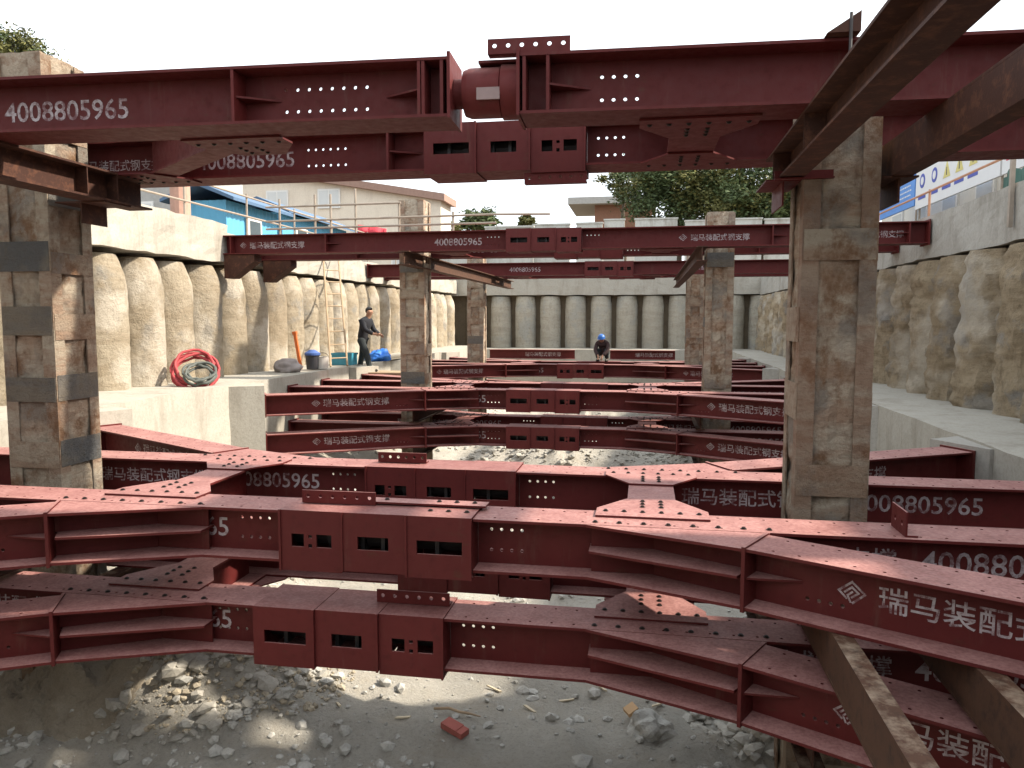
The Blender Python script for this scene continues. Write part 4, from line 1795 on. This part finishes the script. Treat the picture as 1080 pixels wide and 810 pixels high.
cabin("long blue corrugated site cabin above the left cap beam", -14.75, -13.2, 22.6, 26.0, 3.80, [(1.2, .9, .7, .9)])
cabin("short blue site cabin with a white window past the long one", -15.2, -13.6, 27.2, 33.5, 4.05, [(1.0, 1.0, .8, 1.0), (4, 1, .8, 1)])
for (x, y, w, z, lab) in ((-19.5, 25.5, 5.0, 6.6, "grey panel hut behind the long blue cabin"),):
    t = empty("panel_hut", (x, y, 1.8), lab, "hut")
    m = GREYW if "grey" in lab else WHITEW
    mb = MB()
    mb.box(-w / 2, w / 2, 0, 5, 0, z - 1.8)
    mb.build("wall", m, t)
    mb = MB()
    mb.box(-w / 2 - .3, w / 2 + .3, -.3, 5.3, z - 1.799, z - 1.62)
    mb.build("roof", GREYW, t)
    for k in range(2):
        f = MB()
        f.box(-w / 4 + k * w / 2 - .5, -w / 4 + k * w / 2 + .5, -.06, -.002, 1.2, 2.5)
        fo = f.build("window", FRAME, t)
        g = MB()
        g.box(-w / 4 + k * w / 2 - .42, -w / 4 + k * w / 2 + .42, -.07, -.0605, 1.28, 2.42)
        g.build("pane", GLASS, fo)
# pinkish pipe post on the left
mb = MB()
mb.tube([(0, 0, 0), (0, 0, 2.6)], .22, 14)
mb.tube([(0, 0, 2.6), (0, 0, 2.68)], .27, 14)
o = mb.build("brick_post", mat_plain("faded_brick_render", (.42, .25, .19), .85))
o.location = (-10.6, 16.2, 1.78)
tag(o, "stout pinkish round post behind the left guard rail", "post")
# red banner
mb = MB()
n = 12
for k in range(n + 1):
    x = -1.6 * k / n
    mb.v += [(x, .06 * sin(k * 1.1), 0 + .25 * (k / n)), (x, .06 * sin(k * 1.1 + .4), .75 + .35 * (k / n)), ]
for k in range(n):
    mb.f.append((2 * k, 2 * k + 2, 2 * k + 3, 2 * k + 1))
o = mb.build("red_banner", REDB, None, True)
so = o.modifiers.new("thick", 'SOLIDIFY')
so.thickness = .012
o.location = (pxY(409, 27), 27, 2.95)
o.scale = (.7, 1, .5)
tag(o, "red cloth banner sagging in front of the cream building", "banner")

# boundary wall beyond the far cap beam: separate panels
WPAN = mat_concrete("pale_boundary_wall", (.44, .44, .41), (.52, .52, .49))
pans = [(440, 512, 243), (512, 562, 239), (562, 600, 237.5), (607, 634, 237), (636, 657, 234), (668, 712, 234), (720, 748, 237), (752, 800, 236), (803, 838, 237)]
for k, (a, b, yy) in enumerate(pans):
    YW = 41 + (k % 3) * .5
    x0, x1 = pxY(a, YW), pxY(b, YW)
    zt = (337 - yy) / 800 * YW * .99
    mb = MB()
    mb.box(x0, x1, YW, YW + .25, 1.79, zt)
    mb.box(x0 - .04, x1 + .04, YW - .05, YW + .3, zt, zt + .08)
    tag(mb.build("boundary_wall", WPAN), "pale boundary wall panel beyond the far cap beam, %s from the left" % ORD[k], "wall", "boundary wall panels")


def pavilion():
    Y = 58
    x0, x1 = pxY(598, Y), pxY(690, Y)
    t = empty("pavilion", ((x0 + x1) / 2, Y, 1.79), "brown pavilion with a flat overhanging pale roof among the trees", "building")
    w = (x1 - x0) / 2
    zr = (337 - 214) / 800 * Y - 1.79
    mb = MB()
    mb.prism([(-w, 0), (w, 0), (w, 7), (-w, 7)], zr - .25, zr + .25)
    mb.add([(-w, 0, zr + .25), (w, 0, zr + .25), (w, 7, zr + .25), (-w, 7, zr + .25), (-w * .2, 3.5, zr + .75), (w * .6, 3.5, zr + .75)],
           [(0, 1, 5, 4), (1, 2, 5), (2, 3, 4, 5), (3, 0, 4)])
    mb.build("roof", GREYW, t)
    mb = MB()
    mb.box(-w * .4, w * .9, .8, 6, zr - 3.4, zr - .251)
    mb.build("upper_wall", mat_plain("brown_brick", (.22, .11, .07), .85), t)
    mb = MB()
    mb.box(-w * .45, w * .95, .6, 6.2, 0, zr - 3.401)
    mb.build("lower_wall", WHITEW, t)


pavilion()


# ------------------------------------------------------------------ trees
BARK = mat_plain("bark", (.09, .07, .05), .95, .4, 6)
LEAFD = mat_leaf("dark_leaf", (.040, .062, .026), (.085, .112, .042))
LEAFY = mat_leaf("yellow_green_leaf", (.045, .060, .020), (.13, .12, .035))


def tree(loc, h, rx, rz, label, seed, mat, nclump=60, leaves=110, leaf=.22, mat2=None):
    rn = random.Random(seed)
    t = empty("leafy_tree", loc, label, "tree", "trees beyond the pit")
    tr = MB()
    zc = h - rz
    tr.tube([(0, 0, -.1), (.1, .05, h * .3), (.0, .1, h * .6), (.1, 0, h * .85)], [h * .03, h * .024, h * .015, h * .006], 8)
    cl = []
    for k in range(nclump):
        while True:
            p = Vector((rn.uniform(-1, 1), rn.uniform(-1, 1), rn.uniform(-1, 1)))
            if .3 < p.length < 1:
                break
        q = Vector((p.x * rx, p.y * rx * .8, zc + p.z * rz))
        cl.append(q)
        if k % 4 == 0:
            b = Vector((.05, .05, max(h * .25, min(h * .75, q.z - .25 * rx))))
            mid = (b + q) / 2 + Vector((0, 0, .2))
            tr.tube([b, mid, q], [h * .010, h * .006, h * .002], 5)
    tr.build("trunk", BARK, t, True)
    lm = [MB(), MB()]
    for i, c in enumerate(cl):
        R = rn.uniform(.16, .30) * rx
        mb = lm[1 if (mat2 and rn.random() < .3) else 0]
        for _ in range(leaves):
            d = Vector((rn.gauss(0, 1), rn.gauss(0, 1), rn.gauss(0, .7)))
            p = c + d * R * .55
            s = leaf * rn.uniform(.5, 1.2)
            u = Vector((rn.gauss(0, 1), rn.gauss(0, 1), rn.gauss(0, .5))).normalized()
            w = u.cross(Vector((rn.gauss(0, 1), rn.gauss(0, 1), rn.gauss(0, 1)))).normalized()
            b = len(mb.v)
            mb.v += [tuple(p - u * s), tuple(p + w * s * .4), tuple(p + u * s), tuple(p - w * s * .4)]
            mb.f.append((b, b + 1, b + 2, b + 3))
    lm[0].build("crown", mat, t, fixn=False)
    if lm[1].v:
        lm[1].build("crown", mat2, t, fixn=False)


def tree_at(pxx, Y, ytop, rpx, label, seed, mat, mat2=None, low=None, **kw):
    d = Y / (cos(YAW) + (pxx - 540) / 800 * sin(YAW))
    zt = (337 - ytop) / 800 * d
    r = rpx / 800 * d
    h = zt - 1.8
    rz = (h * .42) if low is None else (zt - (337 - low) / 800 * d) / 2
    tree((pxY(pxx, Y), Y, 1.79), h, r, rz, label, seed, mat, mat2=mat2, **kw)


tree_at(712, 47, 150, 58, "dense dark tree with yellowing leaves beyond the far wall, beside the pavilion", 3, LEAFD, LEAFY, low=245, nclump=110, leaves=260, leaf=.14)
tree_at(800, 45, 158, 62, "dense dark tree just left of the big right column", 4, LEAFD, LEAFY, low=250, nclump=120, leaves=260, leaf=.14)
tree_at(655, 52, 178, 24, "thin sparse tree overhanging the pavilion roof", 5, LEAFD, LEAFY, low=215, nclump=30, leaves=120, leaf=.14)
tree_at(506, 70, 224, 22, "small round dark green tree beyond the far wall", 6, LEAFD, low=246, nclump=46, leaves=70, leaf=.22)
tree_at(556, 75, 229, 8, "tiny distant bush right of the small round tree", 7, LEAFY, low=244, nclump=24, leaves=70, leaf=.26)
tree_at(475, 66, 236, 14, "low yellow-green bush left of the small round tree", 8, LEAFY, low=250, nclump=30, leaves=70, leaf=.22)
tree_at(30, 34, 46, 48, "yellow-green tree rising behind the left column top", 9, LEAFY, LEAFD, low=110, nclump=100, leaves=110, leaf=.12)
tree_at(888, 60, 165, 60, "dark tree behind the big right column", 10, LEAFD, low=245, nclump=80, leaves=110, leaf=.26)

# ------------------------------------------------------------------ right side: hoarding, safety boards, green mesh fence
HX = 8.0
BLUEB = mat_plain("blue_board", (.09, .24, .58), .5, .15, 2)
WHB = mat_plain("white_board", (.66, .66, .66), .5, .08, 2)
YEL = mat_plain("yellow_sign", (.58, .50, .16), .5)
REDS = mat_plain("red_sign_ink", (.6, .06, .10), .5)
INK = mat_plain("dark_blue_ink", (.05, .07, .35), .5)
GREEN = mat_plain("dark_green_mesh", (.035, .085, .065), .8, .3, 4)


def board(label, y0, y1, z0, z1, mat, deco):
    t = empty("safety_board", (HX, (y0 + y1) / 2, z0), label, "board", "boards on the right side hoarding")
    L, h = y1 - y0, z1 - z0
    mb = MB()
    mb.box(0, .06, -L / 2, L / 2, 0, h)
    mb.build("panel", mat, t)
    for s in (-1, 1):
        p = MB()
        p.tube([(.10, s * (L / 2 - .1), 1.78 - z0), (.10, s * (L / 2 - .1), h)], .03, 8)
        p.build("post", PIPE, t)
    deco(t, L, h)


def deco_blue(t, L, h):
    for r_, (a, b) in enumerate(((.78, .86), (.62, .66), (.48, .52), (.34, .38), (.18, .22))):
        mb = MB()
        rn = random.Random(r_)
        y = L / 2 - .25
        while y > -L / 2 + .4:
            w = rn.uniform(.06, .13)
            mb.box(-.006, -.001, y - w, y, h * a, h * b)
            y -= w + .05
        mb.build("white_strip", WHB, t)


def disc(y, z, r, mat, t, n=24):
    mb = MB()
    mb.M = Matrix.Rotation(radians(-90), 4, 'Y')
    mb.prism([(z + cos(k * 2 * pi / n) * r, y + sin(k * 2 * pi / n) * r) for k in range(n)], .001, .008)
    return mb.build("round_sign", mat, t)


def deco_signs(t, L, h):
    for k in range(2):
        y = L / 2 - .55 - k * .95
        o = disc(y, h * .62, .21, INK, t)
        d2 = disc(y, h * .62, .12, WHB, o)
        d2.location.x = -.006
        mb = MB()
        mb.box(-.006, -.001, y - .3, y + .3, h * .2, h * .27)
        mb.build("caption_strip", INK, t)
    for k in range(3):
        y = L / 2 - 2.4 - k * .85
        mb = MB()
        mb.M = Matrix.Rotation(radians(-90), 4, 'Y')
        mb.prism([(h * .44, y - .25), (h * .44, y + .25), (h * .80, y)], .001, .008)
        o = mb.build("warning_triangle", YEL, t)
        mb = MB()
        mb.M = Matrix.Rotation(radians(-90), 4, 'Y')
        mb.prism([(h * .49, y - .03), (h * .49, y + .03), (h * .66, y + .02), (h * .66, y - .02)], .0085, .011)
        mb.build("warning_mark", BLACKP, o)
        mb = MB()
        mb.box(-.006, -.001, y - .3, y + .3, h * .2, h * .27)
        mb.build("caption_strip", INK, t)


def deco_red(t, L, h):
    for (a, b) in ((.62, .84), (.25, .42)):
        mb = MB()
        for k in range(4):
            y = L / 2 - .2 - k * (L - .3) / 4
            mb.box(-.006, -.001, y - .26, y, h * a, h * b)
        mb.build("red_strip", REDS, t)


board("blue information board with rows of white strips above the right wall", 25.2, 29.5, 3.45, 4.5, BLUEB, deco_blue)
board("white safety board with round blue signs and yellow triangles above the right wall", 19.5, 25.1, 3.3, 4.55, WHB, deco_signs)
board("white board with red lettering strips nearest the green mesh fence", 16.6, 19.4, 3.3, 4.4, WHB, deco_red)
t = empty("site_hut", (9.0, 17, 1.79), "white site hut with a pale roof behind the safety boards", "hut")
mb = MB()
mb.box(.3, 5, 0, 16, 0, 2.9)
mb.build("wall", WHITEW, t)
mb = MB()
mb.box(-.2, 5.4, -.4, 16.4, 2.901, 3.1)
mb.build("roof", GREYW, t)
for k in range(6):
    f = MB()
    f.box(.23, .299, .8 + k * 2.5, 2.0 + k * 2.5, .9, 2.2)
    fo = f.build("window", FRAME, t)
    g = MB()
    g.box(.22, .2295, .9 + k * 2.5, 1.9 + k * 2.5, 1.0, 2.1)
    g.build("pane", GLASS, fo)
for k, (y0, y1, z1, lab) in enumerate(((9.0, 13.2, 2.95, "dark green mesh fence panel nearest the camera on the right bank"), (13.3, 16.2, 2.75, "dark green mesh fence panel before the white board"),
                                       (17.0, 22.0, 2.35, "low dark green mesh fence panel under the safety boards"))):
    t = empty("mesh_fence", (6.7, y0, 1.79), lab, "fence", "green mesh fence panels")
    mb = MB()
    n = 30
    L = y1 - y0
    for i in range(n + 1):
        y = L * i / n
        mb.v += [(.04 * sin(i * 1.3), y, .0), (.05 * sin(i * 1.1 + 1), y, (z1 - 1.79) + .05 * sin(i * .8))]
    for i in range(n):
        mb.f.append((2 * i, 2 * i + 2, 2 * i + 3, 2 * i + 1))
    o = mb.build("mesh_sheet", GREEN, t, True)
    o.modifiers.new("thick", 'SOLIDIFY').thickness = .01
    for yy in (.05, L / 2, L - .05):
        MB().tube([(.10, yy, -.02), (.10, yy, z1 - 1.79 + .1)], .025, 8).build("post", PIPE, t)

# ------------------------------------------------------------------ loose things on the pit floor
def boulder(x, y, s, mat, label, seed, flat=.7):
    rn = random.Random(seed)
    vs, fs = rock_shape(rn, 4)
    mb = MB()
    mb.v = [tuple(v * s) for v in vs]
    mb.f = fs
    o = mb.build("boulder", mat, None, False, False)
    o.location = (x, y, floor_z(x, y) + s * .18)
    o.rotation_euler = (0, 0, rn.uniform(0, 6))
    tag(o, label, "boulder", "boulders on the pit floor")


def at_floor(x, y):
    z = -3.9
    for _ in range(8):
        p = px(x, y, z)
        z = floor_z(p.x, p.y)
    return px(x, y, z)


for (a, b, s, lab) in ((692, 792, .20, "large grey boulder at the bottom, right of the brick fragment"), (748, 770, .13, "grey boulder beside the large one, under the lowest strut"),
                       (838, 790, .15, "grey boulder below the right end of the lowest strut"), (290, 748, .09, "flat pale rock left of centre on the pit floor"),
                       (325, 722, .08, "pale rock just under the lowest strut, left part"), (160, 770, .12, "dark rock in the heap beside the left column"),
                       (235, 772, .09, "dark rock at the foot of the tan gravel")):
    p = at_floor(a, b)
    boulder(p.x, p.y, s, ROCK, lab, int(a))
p = at_floor(478, 790)
mb = MB()
mb.box(-.14, .05, -.06, .06, 0, .06)
mb.box(.051, .12, -.058, .055, 0, .055)
o = mb.build("brick", mat_plain("broken_red_brick", (.36, .11, .09), .9))
o.location = p + Vector((0, 0, .01))
o.rotation_euler = (.08, .1, -.5)
tag(o, "broken red brick lying on the pit floor at the bottom", "brick")
SPL = mat_plain("pale_splintered_wood", (.55, .47, .34), .85)
rns = random.Random(5)
for (a, b) in ((560, 765), (520, 742), (600, 755), (420, 775), (350, 760), (700, 760), (640, 742)):
    q = at_floor(a, b)
    L = rns.uniform(.05, .11)
    mb = MB()
    mb.prism([(-L, -.012), (L * .7, -.016), (L, .004), (-L * .8, .014)], 0, .014)
    o = mb.build("wood_splinter", SPL)
    o.location = q + Vector((0, 0, .012))
    o.rotation_euler = (rns.uniform(-.15, .15), rns.uniform(-.15, .15), rns.uniform(0, 6))
    tag(o, "small pale splinter of wood on the bare pit floor", "splinter", "wood splinters on the pit floor")
p = at_floor(671, 772)
mb = MB()
mb.box(-.06, .06, -.05, .05, 0, .05)
mb.box(-.055, -.02, -.051, -.0505, .01, .04)
o = mb.build("wood_block", mat_plain("cut_timber", (.55, .36, .20), .85))
o.location = p + Vector((0, 0, .06))
o.rotation_euler = (.3, -.4, .6)
tag(o, "small orange-tan wood block beside the large grey boulder", "wood block")
p = at_floor(480, 770)
pts = [(-.25, .0, .03), (-.1, .03, .04), (.02, .0, .035), (.12, -.03, .05), (.25, -.02, .03)]
o = MB().tube(pts, [.012, .014, .012, .012, .006], 6).build("dry_stick", WOOD, None, True)
o.location = p
o.rotation_euler = (0, 0, -.1)
tag(o, "thin pale dry stick on the pit floor above the brick", "stick")
